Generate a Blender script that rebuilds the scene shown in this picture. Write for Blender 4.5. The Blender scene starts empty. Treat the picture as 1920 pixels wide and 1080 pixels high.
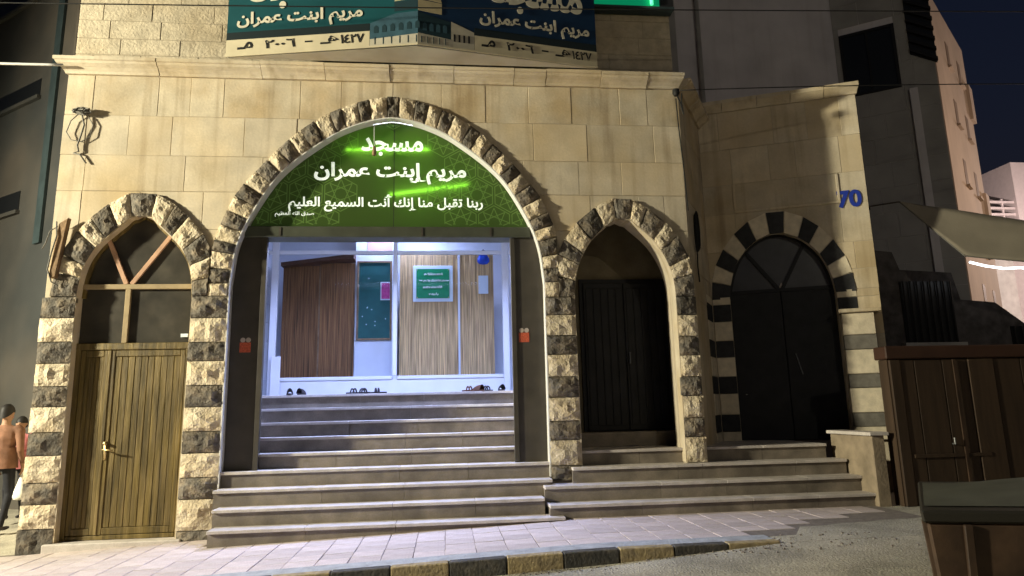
import bpy, bmesh, math, random
from mathutils import Vector, Matrix, noise
random.seed(7)
R = math.radians
scene = bpy.context.scene
COL = scene.collection

# ------------------------------------------------------------------ camera
yaw, pitch, roll = R(5.822), R(10.42), R(-1.3485)
cam_d = bpy.data.cameras.new('camera'); cam = bpy.data.objects.new('camera', cam_d); COL.objects.link(cam)
cam_d.sensor_width = 36; cam_d.lens = 36 * 1236.1 / 1920; cam_d.clip_end = 500; cam_d.clip_start = .05
fw = Vector((math.sin(yaw)*math.cos(pitch), math.cos(yaw)*math.cos(pitch), math.sin(pitch)))
rt = Vector((math.cos(yaw), -math.sin(yaw), 0)); up = rt.cross(fw)
r2 = rt*math.cos(roll) + up*math.sin(roll); u2 = -rt*math.sin(roll) + up*math.cos(roll)
cam.matrix_world = Matrix(((r2.x, u2.x, -fw.x, 0), (r2.y, u2.y, -fw.y, -8.2), (r2.z, u2.z, -fw.z, 1.45), (0, 0, 0, 1)))
scene.camera = cam

# ------------------------------------------------------------------ sky and light
world = bpy.data.worlds.new('World'); scene.world = world; world.use_nodes = True
wn = world.node_tree; wn.nodes.clear()
sky = wn.nodes.new('ShaderNodeTexSky'); sky.sky_type = 'NISHITA'; sky.sun_disc = False
sky.sun_elevation = R(-1.5); sky.sun_rotation = R(200); sky.air_density = 1.0; sky.dust_density = .3; sky.ozone_density = 2.5
bg = wn.nodes.new('ShaderNodeBackground'); bg.inputs['Strength'].default_value = .07
wo = wn.nodes.new('ShaderNodeOutputWorld')
wn.links.new(sky.outputs[0], bg.inputs[0]); wn.links.new(bg.outputs[0], wo.inputs[0])
scene.view_settings.view_transform = 'Standard'; scene.view_settings.look = 'None'
scene.view_settings.exposure = 0.0; scene.view_settings.gamma = 1.0; scene.view_settings.use_curve_mapping = False
scene.cycles.use_denoising = True
scene.cycles.max_bounces = 6; scene.cycles.diffuse_bounces = 3; scene.cycles.transparent_max_bounces = 8
scene.cycles.caustics_reflective = False; scene.cycles.caustics_refractive = False
scene.cycles.sample_clamp_indirect = 4.0
moon = bpy.data.lights.new('moon', 'SUN'); moon.energy = .015; moon.angle = R(.5); moon.color = (.75, .82, 1)
mo = bpy.data.objects.new('moon', moon); COL.objects.link(mo); mo.rotation_euler = (R(50), 0, R(20))

LAMP_MAIN = dict(pos=(-13.5, -3.9, 5.5), energy=19000, color=(1.0, .94, .70), aim=(-1.2, -.2, 2.9), cone=132, soft=.30)
LAMP_FILL = dict(pos=(5.5, -15.0, 7.6), energy=480, color=(1.0, .92, .74))  # added fill from behind the viewer to lift the shadows
LAMP_SIDE = dict(pos=(20.5, 4.5, 8.0), energy=1050, color=(1.0, .72, .52))
HALL_ENERGY = 152
LAMP_FAR = dict(pos=(33.0, 20.0, 9.0), energy=9000, color=(1.0, .80, .72))  # added to brighten the far pale building

# ------------------------------------------------------------------ helpers
class MB:
    def __init__(s): s.v = []; s.f = []
    def box(s, x0, x1, y0, y1, z0, z1):
        n = len(s.v)
        s.v += [(x0,y0,z0),(x1,y0,z0),(x1,y1,z0),(x0,y1,z0),(x0,y0,z1),(x1,y0,z1),(x1,y1,z1),(x0,y1,z1)]
        s.f += [tuple(n+i for i in q) for q in ((3,2,1,0),(4,5,6,7),(0,1,5,4),(1,2,6,5),(2,3,7,6),(3,0,4,7))]
        return s
    def hexa(s, p):                       # 8 points, same order as box
        n = len(s.v); s.v += [tuple(q) for q in p]
        s.f += [tuple(n+i for i in q) for q in ((3,2,1,0),(4,5,6,7),(0,1,5,4),(1,2,6,5),(2,3,7,6),(3,0,4,7))]
        return s
    def bar(s, a, b, w, t, up=(0,0,1)):   # rectangular bar from a to b
        a, b = Vector(a), Vector(b); d = (b-a).normalized(); upv = Vector(up)
        if abs(d.dot(upv)) > .95: upv = Vector((0,1,0))
        sx = d.cross(upv).normalized()*w/2; sy = sx.cross(d).normalized()*t/2
        P = [a-sx-sy, a+sx-sy, b+sx-sy, b-sx-sy, a-sx+sy, a+sx+sy, b+sx+sy, b-sx+sy]
        return s.hexa(P)
    def tube(s, pts, r, n=8, caps=True, closed=False):
        pts = [Vector(p) for p in pts]; base = len(s.v); m = len(pts)
        rr = r if isinstance(r, (list, tuple)) else [r]*m
        prev = None
        for i, p in enumerate(pts):
            if closed: d = pts[(i+1) % m]-pts[i-1]
            else: d = pts[min(i+1, m-1)]-pts[max(i-1, 0)]
            d = d.normalized() if d.length > 1e-9 else Vector((0,0,1))
            if prev is None:
                ref = Vector((0,0,1)) if abs(d.z) < .9 else Vector((1,0,0)); a = d.cross(ref).normalized()
            else:
                a = prev-d*prev.dot(d); a = a.normalized() if a.length > 1e-6 else d.orthogonal().normalized()
            prev = a; b = d.cross(a)
            for k in range(n):
                t = 2*math.pi*k/n; s.v.append(tuple(p+(a*math.cos(t)+b*math.sin(t))*rr[i]))
        for i in range(m if closed else m-1):
            j = (i+1) % m
            for k in range(n):
                s.f.append((base+i*n+k, base+i*n+(k+1)%n, base+j*n+(k+1)%n, base+j*n+k))
        if caps and not closed:
            s.f.append(tuple(base+k for k in reversed(range(n)))); s.f.append(tuple(base+(m-1)*n+k for k in range(n)))
        return s
    def lathe(s, prof, c=(0,0,0), n=16, sx=1, sy=1):
        base = len(s.v); m = len(prof)
        for (r, z) in prof:
            for k in range(n):
                t = 2*math.pi*k/n; s.v.append((c[0]+sx*r*math.cos(t), c[1]+sy*r*math.sin(t), c[2]+z))
        for i in range(m-1):
            for k in range(n): s.f.append((base+i*n+k, base+i*n+(k+1)%n, base+(i+1)*n+(k+1)%n, base+(i+1)*n+k))
        s.f.append(tuple(base+k for k in reversed(range(n)))); s.f.append(tuple(base+(m-1)*n+k for k in range(n)))
        return s
    def prism(s, poly, T, d0, d1):        # poly in (u,v); T(u,v,d) -> xyz; d1 = visible front
        n = len(poly); base = len(s.v)
        s.v += [tuple(T(u, v, d0)) for u, v in poly]+[tuple(T(u, v, d1)) for u, v in poly]
        s.f.append(tuple(base+i for i in range(n))); s.f.append(tuple(base+n+i for i in reversed(range(n))))
        for i in range(n):
            j = (i+1) % n; s.f.append((base+j, base+i, base+n+i, base+n+j))
        return s
    def mesh(s, name, mat, smooth=False, bevel=0, fix=True, keep=None):
        me = bpy.data.meshes.new(name); me.from_pydata(s.v, [], s.f)
        bm = bmesh.new(); bm.from_mesh(me)
        if fix: bmesh.ops.recalc_face_normals(bm, faces=bm.faces)
        if bevel: bmesh.ops.bevel(bm, geom=bm.edges[:], offset=bevel, segments=1, affect='EDGES', clamp_overlap=True)
        bm.to_mesh(me); bm.free()
        if smooth:
            for p in me.polygons: p.use_smooth = True
        if mat: me.materials.append(mat)
        return me
    def build(s, name, mat, parent=None, smooth=False, bevel=0, fix=True):
        return link(name, s.mesh(name, mat, smooth, bevel, fix), parent)

def par(o, parent):
    if parent is not None:
        o.parent = parent
        L = parent.get('_o')
        m = Matrix.Identity(4)
        p = parent
        m = world_of(p)
        o.matrix_parent_inverse = m.inverted()
def world_of(p):
    m = Matrix.LocRotScale(p.location, p.rotation_euler, p.scale)
    return m if p.parent is None else world_of(p.parent) @ p.matrix_parent_inverse @ m
def link(name, me, parent=None):
    o = bpy.data.objects.new(name, me); COL.objects.link(o); par(o, parent); return o
def empty(name, loc, parent=None):
    o = bpy.data.objects.new(name, None); COL.objects.link(o); o.location = loc; o.empty_display_size = .2
    par(o, parent)
    if parent is not None:
        o.location = loc
    return o
def tag(o, label, cat, group=None):
    o['label'] = label; o['category'] = cat
    if group: o['group'] = group
    return o
def struct(o, label=None):
    o['kind'] = 'structure'
    if label: o['label'] = label
    return o

# ------------------------------------------------------------------ materials
MATS = {}
def mat(name, col, rough=.8, var=.0, vscale=4.0, bump=0, bscale=30.0, metal=0, spec=.3, rand=0.0, streak=0, tint=None, tscale=1.5, tamt=0, emit=None, estr=0, stretch=(1,1,1), detail=5, rtint=None, speck=0, sscale=60.0):
    m = bpy.data.materials.new(name); m.use_nodes = True; MATS[name] = m
    nt = m.node_tree; N = nt.nodes; Lk = nt.links; b = N['Principled BSDF']
    b.inputs['Roughness'].default_value = rough; b.inputs['Metallic'].default_value = metal
    b.inputs['Specular IOR Level'].default_value = spec
    tc = N.new('ShaderNodeTexCoord'); mp = N.new('ShaderNodeMapping'); Lk.new(tc.outputs['Object'], mp.inputs[0]); mp.inputs['Scale'].default_value = stretch
    c = N.new('ShaderNodeRGB'); c.outputs[0].default_value = (*col, 1); out = c.outputs[0]
    def noise_tex(scale, det=detail, src=None):
        t = N.new('ShaderNodeTexNoise'); t.inputs['Scale'].default_value = scale; t.inputs['Detail'].default_value = det; Lk.new(src or mp.outputs[0], t.inputs['Vector']); return t
    def mixc(fac, a, bcol, mode='MIX'):
        x = N.new('ShaderNodeMix'); x.data_type = 'RGBA'; x.blend_type = mode
        if isinstance(fac, float): x.inputs[0].default_value = fac
        else: Lk.new(fac, x.inputs[0])
        Lk.new(a, x.inputs[6])
        if isinstance(bcol, tuple): x.inputs[7].default_value = (*bcol, 1)
        else: Lk.new(bcol, x.inputs[7])
        return x.outputs[2]
    def rng(src, a, b_, c_, d):
        r = N.new('ShaderNodeMapRange'); Lk.new(src, r.inputs[0])
        for i, q in enumerate((a, b_, c_, d)): r.inputs[i+1].default_value = q
        return r.outputs[0]
    if tint:
        t = noise_tex(tscale, 3); out = mixc(rng(t.outputs[0], .42, .68, 0, tamt), out, tint)
    if var:
        t = noise_tex(vscale); g = N.new('ShaderNodeHueSaturation'); Lk.new(out, g.inputs['Color']); Lk.new(rng(t.outputs[0], .3, .7, 1-var, 1+var), g.inputs['Value']); out = g.outputs[0]
    if streak:
        mp2 = N.new('ShaderNodeMapping'); Lk.new(tc.outputs['Object'], mp2.inputs[0]); mp2.inputs['Scale'].default_value = (5, 5, .35)
        t = noise_tex(1.3, 4, mp2.outputs[0]); out = mixc(rng(t.outputs[0], .52, .75, 0, streak), out, (.20, .13, .06))
    if speck:
        t = noise_tex(sscale, 2, tc.outputs['Object']); g = N.new('ShaderNodeHueSaturation'); Lk.new(out, g.inputs['Color']); Lk.new(rng(t.outputs[0], .32, .68, 1-speck, 1+speck), g.inputs['Value']); out = g.outputs[0]
    if rtint:
        oi2 = N.new('ShaderNodeObjectInfo'); mm = N.new('ShaderNodeMath'); mm.operation = 'FRACT'; ml = N.new('ShaderNodeMath'); ml.operation = 'MULTIPLY'; ml.inputs[1].default_value = 7.31; Lk.new(oi2.outputs['Random'], ml.inputs[0]); Lk.new(ml.outputs[0], mm.inputs[0]); out = mixc(rng(mm.outputs[0], .62, 1.0, 0, .42), out, rtint)
    if rand:
        oi = N.new('ShaderNodeObjectInfo'); g = N.new('ShaderNodeHueSaturation'); Lk.new(out, g.inputs['Color']); Lk.new(rng(oi.outputs['Random'], 0, 1, 1-rand, 1+rand), g.inputs['Value']); out = g.outputs[0]
    Lk.new(out, b.inputs['Base Color'])
    if bump:
        t = noise_tex(bscale, 6); bp = N.new('ShaderNodeBump'); bp.inputs['Strength'].default_value = min(1, bump); bp.inputs['Distance'].default_value = .02*max(1, bump)
        Lk.new(t.outputs[0], bp.inputs['Height']); Lk.new(bp.outputs[0], b.inputs['Normal'])
    if emit:
        b.inputs['Emission Color'].default_value = (*emit, 1); b.inputs['Emission Strength'].default_value = estr
    return m

M = lambda n: MATS[n]
mat('limestone', (.58, .50, .375), .85, var=.14, vscale=3, bump=.12, bscale=32, rand=.09, streak=.5, speck=.04, sscale=35.0, rtint=(.50, .37, .20), tint=(.50, .37, .19), tscale=1.1, tamt=.6)
mat('limestone_stained', (.57, .49, .36), .85, var=.16, vscale=3, bump=.14, bscale=32, rand=.10, streak=.62, speck=.05, sscale=35.0, tint=(.46, .33, .17), tscale=1.6, tamt=.7)
mat('limestone_tooled', (.53, .455, .335), .9, var=.16, vscale=9, bump=.5, bscale=34, rand=.08, streak=.15, tint=(.40, .30, .17), tscale=1.3, tamt=.5)
mat('mortar', (.40, .34, .25), .95, var=.2, vscale=20, bump=.3, bscale=60)
mat('rock_pale', (.60, .51, .37), .9, var=.18, vscale=14, bump=.8, bscale=42, rand=.1, tint=(.48, .36, .20), tscale=5, tamt=.5)
mat('rock_dark', (.115, .101, .083), .9, var=.35, vscale=14, bump=.9, bscale=36, rand=.35, tint=(.24, .19, .13), tscale=8, tamt=.7)
mat('band_pale', (.66, .57, .42), .88, var=.15, vscale=10, bump=.3, bscale=50, rand=.1)
mat('band_dark', (.035, .035, .036), .85, var=.25, vscale=10, bump=.3, bscale=40, rand=.2)
mat('band_grey', (.17, .155, .13), .85, var=.25, vscale=9, bump=.3, bscale=40)
mat('plaster_cream', (.48, .41, .30), .9, var=.1, vscale=5, bump=.15, bscale=50, streak=.12)
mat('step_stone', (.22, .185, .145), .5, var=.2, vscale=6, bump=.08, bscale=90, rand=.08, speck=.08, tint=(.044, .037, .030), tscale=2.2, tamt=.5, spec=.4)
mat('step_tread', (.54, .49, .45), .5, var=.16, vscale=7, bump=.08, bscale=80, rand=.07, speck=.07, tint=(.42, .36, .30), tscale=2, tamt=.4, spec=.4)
mat('paving', (.54, .45, .42), .8, var=.2, vscale=5, bump=.25, bscale=60, rand=.12, speck=.10, tint=(.36, .33, .32), tscale=3, tamt=.5)
mat('paving_joint', (.20, .17, .145), .95, var=.2, vscale=20, bump=.3)
mat('concrete_strip', (.36, .37, .38), .9, var=.2, vscale=9, bump=.4, bscale=40)
mat('asphalt', (.33, .305, .245), .92, var=.3, vscale=1.6, bump=.7, bscale=55, speck=.2, sscale=48.0, tint=(.43, .385, .30), tscale=.8, tamt=.6)
mat('kerb_yellow', (.36, .28, .15), .8, var=.25, vscale=18, bump=.4, bscale=40, tint=(.20, .16, .11), tscale=12, tamt=.6)
mat('kerb_black', (.06, .057, .052), .8, var=.3, vscale=18, bump=.4, bscale=40, tint=(.14, .12, .09), tscale=12, tamt=.5)
mat('door_wood', (.105, .073, .019), .5, var=.55, vscale=2.2, bump=.3, bscale=14, rand=.12, stretch=(9, 9, .7), tint=(.18, .13, .055), tscale=2.6, tamt=.7)
mat('door_frame_paint', (.36, .27, .15), .6, var=.15, vscale=8, bump=.15)
mat('bar_paint', (.50, .30, .19), .6, var=.15, vscale=9, bump=.15)
mat('dusty_glass', (.040, .036, .028), .32, var=.35, vscale=3, spec=.5, tint=(.07, .06, .045), tscale=5, tamt=.6)
mat('dark_glass_grey', (.055, .055, .060), .35, var=.2, vscale=4, spec=.5)
mat('brass', (.62, .47, .22), .35, metal=.9)
mat('shutter_steel', (.055, .047, .036), .5, var=.25, vscale=4, bump=.05, bscale=60, spec=.4)
mat('box_steel', (.06, .065, .045), .5, var=.2, vscale=5)
mat('black_door', (.012, .012, .013), .6, var=.3, vscale=5, bump=.1)
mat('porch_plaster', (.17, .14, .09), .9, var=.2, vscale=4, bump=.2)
mat('cheek_render', (.26, .205, .14), .9, var=.3, vscale=5, bump=.3, bscale=30)
mat('white_trim', (.72, .70, .66), .5)
mat('hall_white', (.74, .75, .80), .7, var=.04, vscale=4)
mat('hall_tile', (.66, .68, .74), .25, var=.05, vscale=5, rand=.06, spec=.5)
mat('alu_white', (.76, .78, .84), .35, var=.03, spec=.5)
mat('reed_dark', (.23, .108, .040), .7, var=.7, vscale=2.6, stretch=(30, 30, .6), bump=.2, bscale=5)
mat('reed_pale', (.74, .50, .23), .7, var=.5, vscale=2.6, stretch=(30, 30, .6), bump=.2, bscale=5, tint=(.34, .20, .11), tscale=3.2, tamt=.9)
mat('wood_dark', (.10, .045, .022), .5, var=.2, vscale=6)
mat('board_green', (.012, .085, .075), .55, var=.15, vscale=6)
mat('sign_green', (.005, .22, .085), .4)
mat('poster_pink', (.42, .05, .20), .5, var=.3, vscale=30)
mat('poster_rose', (.66, .36, .46), .6)
mat('paper', (.70, .78, .84), .7)
mat('blue_plastic', (.02, .07, .45), .35)
mat('shoe_dark', (.03, .025, .03), .6); mat('shoe_brown', (.13, .06, .035), .6)
mat('sticker_red', (.50, .10, .05), .5, var=.3, vscale=60); mat('sticker_white', (.45, .38, .33), .5)
mat('lettering_white', (.85, .85, .80), .5); mat('lettering_cream', (.60, .56, .44), .6); mat('lettering_black', (.012, .012, .012), .6)
mat('banner_teal', (.006, .060, .070), .5, var=.2, vscale=1.2); mat('banner_navy', (.004, .026, .072), .5, var=.2, vscale=1.2)
mat('banner_black', (.010, .018, .020), .5); mat('banner_cream', (.55, .48, .33), .6, var=.08, vscale=5)
mat('banner_soffit', (.55, .50, .40), .7, var=.1, vscale=3, tint=(.40, .33, .22), tscale=2, tamt=.5)
mat('print_blue', (.035, .085, .115), .6, var=.2, vscale=9); mat('print_dark', (.012, .035, .045), .6); mat('print_gold', (.50, .42, .25), .5, var=.15, vscale=6); mat('print_stone', (.46, .42, .33), .6, var=.1, vscale=8)
mat('grey_render', (.72, .69, .70), .9, var=.16, streak=.12, vscale=1.2, bump=.1, bscale=40, tint=(.60, .57, .56), tscale=.6, tamt=.5)
mat('grey_stone', (.36, .35, .33), .9, var=.15, vscale=2, bump=.2, bscale=25)
mat('dark_render', (.085, .08, .075), .9, var=.2, vscale=1.5, bump=.2, bscale=30)
mat('left_render', (.040, .042, .041), .9, var=.2, vscale=.8, bump=.1, tint=(.13, .105, .08), tscale=.35, tamt=.6)
mat('window_void', (.010, .011, .012), .35, spec=.5)
mat('teal_paint', (.030, .046, .050), .6, var=.2)
mat('far_tan', (.46, .37, .29), .9, var=.12, vscale=.7, streak=.2)
mat('recess_tan', (.20, .145, .105), .7, var=.2, vscale=3)
mat('far_pink', (.62, .55, .55), .9, var=.06)
mat('black_iron', (.014, .014, .016), .6)
mat('black_wall', (.085, .078, .076), .95, var=.4, vscale=6, bump=1.0, bscale=9)
mat('canvas', (.27, .235, .18), .9, var=.1, vscale=3, bump=.1)
mat('kiosk_wood', (.046, .028, .016), .65, var=.25, vscale=2, stretch=(7, 7, .5), bump=.1, rand=.12)
mat('kiosk_red', (.050, .024, .015), .5, var=.2, vscale=3)
mat('bin_brown', (.055, .032, .019), .55, var=.4, vscale=4, bump=.15, bscale=12, tint=(.03, .018, .012), tscale=3, tamt=.7)
mat('bin_rim', (.02, .018, .014), .5); mat('bin_cover', (.065, .068, .055), .5, var=.2, vscale=4)
mat('wire_black', (.012, .012, .012), .6); mat('wire_white', (.6, .6, .58), .6); mat('wire_grey', (.16, .15, .13), .7)
mat('skin', (.33, .19, .12), .6); mat('hair', (.012, .010, .009), .6); mat('shirt_rust', (.19, .095, .058), .85, var=.3, vscale=6, bump=.6, bscale=9); mat('trousers', (.012, .012, .016), .8)
mat('shirt_pink', (.45, .15, .16), .8, var=.3, vscale=14); mat('bag_white', (.72, .70, .64), .5, var=.08, vscale=14, bump=.5, bscale=14)
mat('number_blue', (.015, .04, .34), .5); mat('planks_old', (.24, .15, .08), .8, var=.3, vscale=8, bump=.4)
mat('tube_glow', (.9, .9, .9), .4, emit=(.72, .82, 1.0), estr=14)
mat('sign_tube', (.9, .9, .9), .4, emit=(.93, 1.0, .72), estr=85)
mat('led_glow', (.9, .9, .9), .4, emit=(.80, .88, 1.0), estr=9)
mat('lamp_lens', (.9, .9, .8), .4, emit=(1.0, .80, .45), estr=20)
mat('green_glow', (.0, .3, .12), .4, emit=(.0, 1.0, .42), estr=.16)
mat('green_tube', (.2, .9, .5), .4, emit=(.10, 1.0, .45), estr=1.2)
mat('stall_glow', (.9, .9, .9), .4, emit=(.92, .95, 1.0), estr=4)
mat('steel_pole', (.2, .2, .2), .5, metal=.6)
# backlit sign sheet: light from the tubes behind passes through the green acrylic
def acrylic(name, col, tr=.75, rough=.22, glow=0):
    m = bpy.data.materials.new(name); m.use_nodes = True; MATS[name] = m; nt = m.node_tree; N = nt.nodes; Lk = nt.links
    b = N['Principled BSDF']; b.inputs['Base Color'].default_value = (*col, 1); b.inputs['Roughness'].default_value = rough; b.inputs['Specular IOR Level'].default_value = .4
    t = N.new('ShaderNodeBsdfTranslucent'); t.inputs[0].default_value = (*[min(1, c*1.0) for c in col], 1)
    b.inputs['Emission Color'].default_value = (*col, 1); b.inputs['Emission Strength'].default_value = glow/(1-tr)
    x = N.new('ShaderNodeMixShader'); x.inputs[0].default_value = tr
    Lk.new(b.outputs[0], x.inputs[1]); Lk.new(t.outputs[0], x.inputs[2]); Lk.new(x.outputs[0], N['Material Output'].inputs[0])
acrylic('acrylic_green', (.15, .25, .065), .72, glow=.04)
acrylic('acrylic_green_light', (.30, .50, .13), .6, glow=.05)
acrylic('acrylic_white', (.85, .88, .80), .5, glow=.50)
def clear_glass(name):
    m = bpy.data.materials.new(name); m.use_nodes = True; MATS[name] = m; nt = m.node_tree; N = nt.nodes; Lk = nt.links
    N.remove(N['Principled BSDF'])
    t = N.new('ShaderNodeBsdfTransparent'); t.inputs[0].default_value = (.93, .95, .97, 1); g = N.new('ShaderNodeBsdfGlossy'); g.inputs['Roughness'].default_value = .05
    lw = N.new('ShaderNodeFresnel'); lw.inputs[0].default_value = 1.08
    x = N.new('ShaderNodeMixShader'); Lk.new(lw.outputs[0], x.inputs[0]); Lk.new(t.outputs[0], x.inputs[1]); Lk.new(g.outputs[0], x.inputs[2]); Lk.new(x.outputs[0], N['Material Output'].inputs[0])
clear_glass('clear_glass')

# ------------------------------------------------------------------ plane frames
def T1(u, v, d): return (u, -d, v)                       # main front: u = x, v = z, d = proud towards the street
A2 = Vector((3.98, 1.27)); B2 = Vector((6.09, .42)); D2 = (B2-A2).normalized(); N2 = Vector((D2.y, -D2.x))
if N2.y > 0: N2 = -N2
def T2(u, v, d): p = A2+D2*u+N2*d; return (p.x, p.y, v)  # wing wall
A3 = Vector((3.20, 0.0)); D3 = (A2-A3).normalized(); L3 = (A2-A3).length; N3 = Vector((D3.y, -D3.x))
def T3(u, v, d): p = A3+D3*u+N3*d; return (p.x, p.y, v)  # oblique return between them

def interp(tab, x):
    if x <= tab[0][0]: return tab[0][1]
    for (a, b), (c, d) in zip(tab, tab[1:]):
        if x <= c: return b+(d-b)*(x-a)/(c-a)
    return tab[-1][1]
PAV = [(-60, -1.2), (-10, -.18), (-4.7, -.005), (-2.5, .095), (1.33, .232), (5, .245), (12, .30), (60, 1.2)]
def zpav(x): return interp(PAV, x)
ROAD = [(-60, -1.5), (-10, -.36), (-4.7, -.16), (-1.4, -.02), (1.6, .13), (3.05, .234), (5, .245), (12, .30), (60, 1.2)]
def zroad(x): return interp(ROAD, x)

# ------------------------------------------------------------------ ground
def sheet(name, xs, ys, zf, m):
    mb = MB(); n = len(xs)
    for y in ys:
        for x in xs: mb.v.append((x, y, zf(x, y)))
    for j in range(len(ys)-1):
        for i in range(n-1): mb.f.append((j*n+i, j*n+i+1, (j+1)*n+i+1, (j+1)*n+i))
    return mb.build(name, M(m), smooth=True)
xs = [-90, -40, -20]+[-12+.5*i for i in range(49)]+[14, 20, 40, 90]
KERB_Y = -2.30
def zroad_xy(x, y):
    n = noise.noise(Vector((x*.6, y*.6, 0)))*.018
    return zroad(x)+n*(0 if abs(y-KERB_Y) < .2 else 1)
ys = [-60, -30, -16, -10]+[-8+.4*i for i in range(14)]+[-2.5, KERB_Y]
struct(sheet('road', xs, ys, zroad_xy, 'asphalt'))
struct(sheet('ground', xs, [KERB_Y, -.9, 0, 2, 5, 10, 30, 120], lambda x, y: (zpav(x)-.035 if x < 2.9 else zpav(x)-.010) if y > KERB_Y+.01 else (zroad(x)-.2 if x < 2.9 else zroad(x)+.001), 'asphalt'))
# paving with separate tiles
pav = struct(sheet('pavement', [x for x in xs if -12 <= x <= 3.0]+[3.4, 4.2, 5.0], [KERB_Y+.30, -1.2, -.7, -.2, .06], lambda x, y: zpav(x)-.006, 'paving_joint'))
TW, TD = .285, .235
tile_me = {}
def tile_mesh(k):
    mb = MB().box(-TW/2+.003, TW/2-.003, -TD/2+.003, TD/2-.003, -.03, .0)
    return mb.mesh('paving_tile', M('paving'), bevel=.003)
tile0 = tile_mesh(0)
def front_limit(x):          # how far back the tiles run
    if x < -4.75: return .5
    if x < -2.5: return -.02
    if x < 1.2: return -.66
    return -.58
rows = 8
for i in range(0, 48):
    x = -8.0+(i+.5)*TW
    if x > 4.95: break
    for j in range(rows):
        y = KERB_Y+.34+TD*(j+.5)
        if y-TD/2 > front_limit(x) or (x > 2.9 and j < (x-2.9)*2.2): continue
        if x < -4.75 and y > -.1: pass
        o = link('paving_tile', tile0, pav)
        sl = (zpav(x+.1)-zpav(x-.1))/.2
        o.location = (x+random.uniform(-.002, .002), y, zpav(x)+random.uniform(-.002, .002)); o.rotation_euler = (random.uniform(-.006, .006), -math.atan(sl)+random.uniform(-.006, .006), random.uniform(-.005, .005))
# concrete strip behind the kerb
mb = MB()
sx = [-9+.5*i for i in range(24)]+[2.95]
for a, b in zip(sx, sx[1:]):
    mb.hexa([(a, KERB_Y+.12, zpav(a)-.1), (b, KERB_Y+.12, zpav(b)-.1), (b, KERB_Y+.335, zpav(b)-.1), (a, KERB_Y+.335, zpav(a)-.1), (a, KERB_Y+.12, zpav(a)-.002), (b, KERB_Y+.12, zpav(b)-.002), (b, KERB_Y+.335, zpav(b)+.002), (a, KERB_Y+.335, zpav(a)+.002)])
mb.build('concrete_strip', M('concrete_strip'), pav)
kerb = empty('kerb', (0, KERB_Y, 0)); struct(kerb)
k0 = 2.95; KW = .49
for i in range(24):
    b = k0-i*KW; a = b-KW+.008
    dz = lambda x: zpav(x)+.006
    mb = MB().hexa([(a, KERB_Y-.005, zroad(a)-.15), (b, KERB_Y-.005, zroad(b)-.15), (b, KERB_Y+.118, zroad(b)-.15), (a, KERB_Y+.118, zroad(a)-.15),
                    (a, KERB_Y+.01, dz(a)), (b, KERB_Y+.01, dz(b)), (b, KERB_Y+.118, dz(b)), (a, KERB_Y+.118, dz(a))])
    mb.build('kerb_block', M('kerb_yellow' if i % 2 == 0 else 'kerb_black'), kerb, bevel=.008)
# rubble and grit where the kerb runs out
grit = MB()
for i in range(260):
    x = random.uniform(.6, 4.0); y = KERB_Y-abs(random.gauss(0, .16)) if x < 2.95 else KERB_Y+random.uniform(-.4, .35)
    s_ = random.uniform(.003, .010); z = zroad(x)
    grit.hexa([(x+dx*s_*random.uniform(.6, 1), y+dy*s_*random.uniform(.6, 1), z+zz*s_) for zz in (-.3, 1) for dx, dy in ((-1, -1), (1, -1), (1, 1), (-1, 1))])
g = grit.build('grit', M('paving_joint')); g['kind'] = 'stuff'; g['label'] = 'loose grit along the foot of the painted kerb'; g['category'] = 'gravel'

# ------------------------------------------------------------------ arches
def resample(pts, n):
    d = [0]
    for a, b in zip(pts, pts[1:]): d.append(d[-1]+math.dist(a, b))
    out = []
    for i in range(n):
        t = d[-1]*i/(n-1); k = 0
        while k < len(d)-2 and d[k+1] < t: k += 1
        w = (t-d[k])/max(1e-9, d[k+1]-d[k]); out.append((pts[k][0]+(pts[k+1][0]-pts[k][0])*w, pts[k][1]+(pts[k+1][1]-pts[k][1])*w))
    return out
def smooth_half(h):          # Catmull-Rom through the control points
    P = [h[0]]+h+[(-h[-2][0], h[-2][1])]; out = []
    for i in range(1, len(P)-2):
        for t in [k/6 for k in range(6)]:
            q = []
            for c in (0, 1):
                p0, p1, p2, p3 = P[i-1][c], P[i][c], P[i+1][c], P[i+2][c]
                q.append(.5*((2*p1)+(-p0+p2)*t+(2*p0-5*p1+4*p2-p3)*t*t+(-p0+3*p1-3*p2+p3)*t**3))
            out.append(tuple(q))
    out.append(h[-1]); return out
def full(c, half, pointed=False):
    h = smooth_half(half) if not pointed else smooth_half(half[:-1])+[half[-1]]
    left = [(c-dx, z) for dx, z in h]; right = [(c+dx, z) for dx, z in reversed(h)][1:]
    return left+right          # left springing -> apex -> right springing
BIG_IN = full(-.685, [(1.945, 3.03), (1.895, 3.46), (1.80, 3.76), (1.63, 4.10), (1.44, 4.40), (1.21, 4.64), (.96, 4.84), (.68, 5.03), (.37, 5.165), (.12, 5.222), (0, 5.235)])
BIG_OUT = full(-.685, [(2.20, 3.03), (2.15, 3.54), (2.05, 3.86), (1.9, 4.2), (1.68, 4.48), (1.43, 4.77), (1.15, 5.04), (.82, 5.27), (.45, 5.43), (.15, 5.51), (0, 5.525)])
L_IN = full(-3.705, [(.66, 2.88), (.635, 3.14), (.58, 3.34), (.48, 3.51), (.35, 3.65), (.2, 3.79), (.08, 3.88), (0, 3.925)], True)
L_OUT = full(-3.705, [(.95, 2.88), (.92, 3.2), (.86, 3.45), (.74, 3.66), (.56, 3.87), (.36, 4.05), (.14, 4.175), (0, 4.21)])
C_IN = full(2.30, [(.668, 2.84), (.65, 3.08), (.57, 3.34), (.42, 3.59), (.2, 3.8), (.07, 3.88), (0, 3.915)], True)
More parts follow.
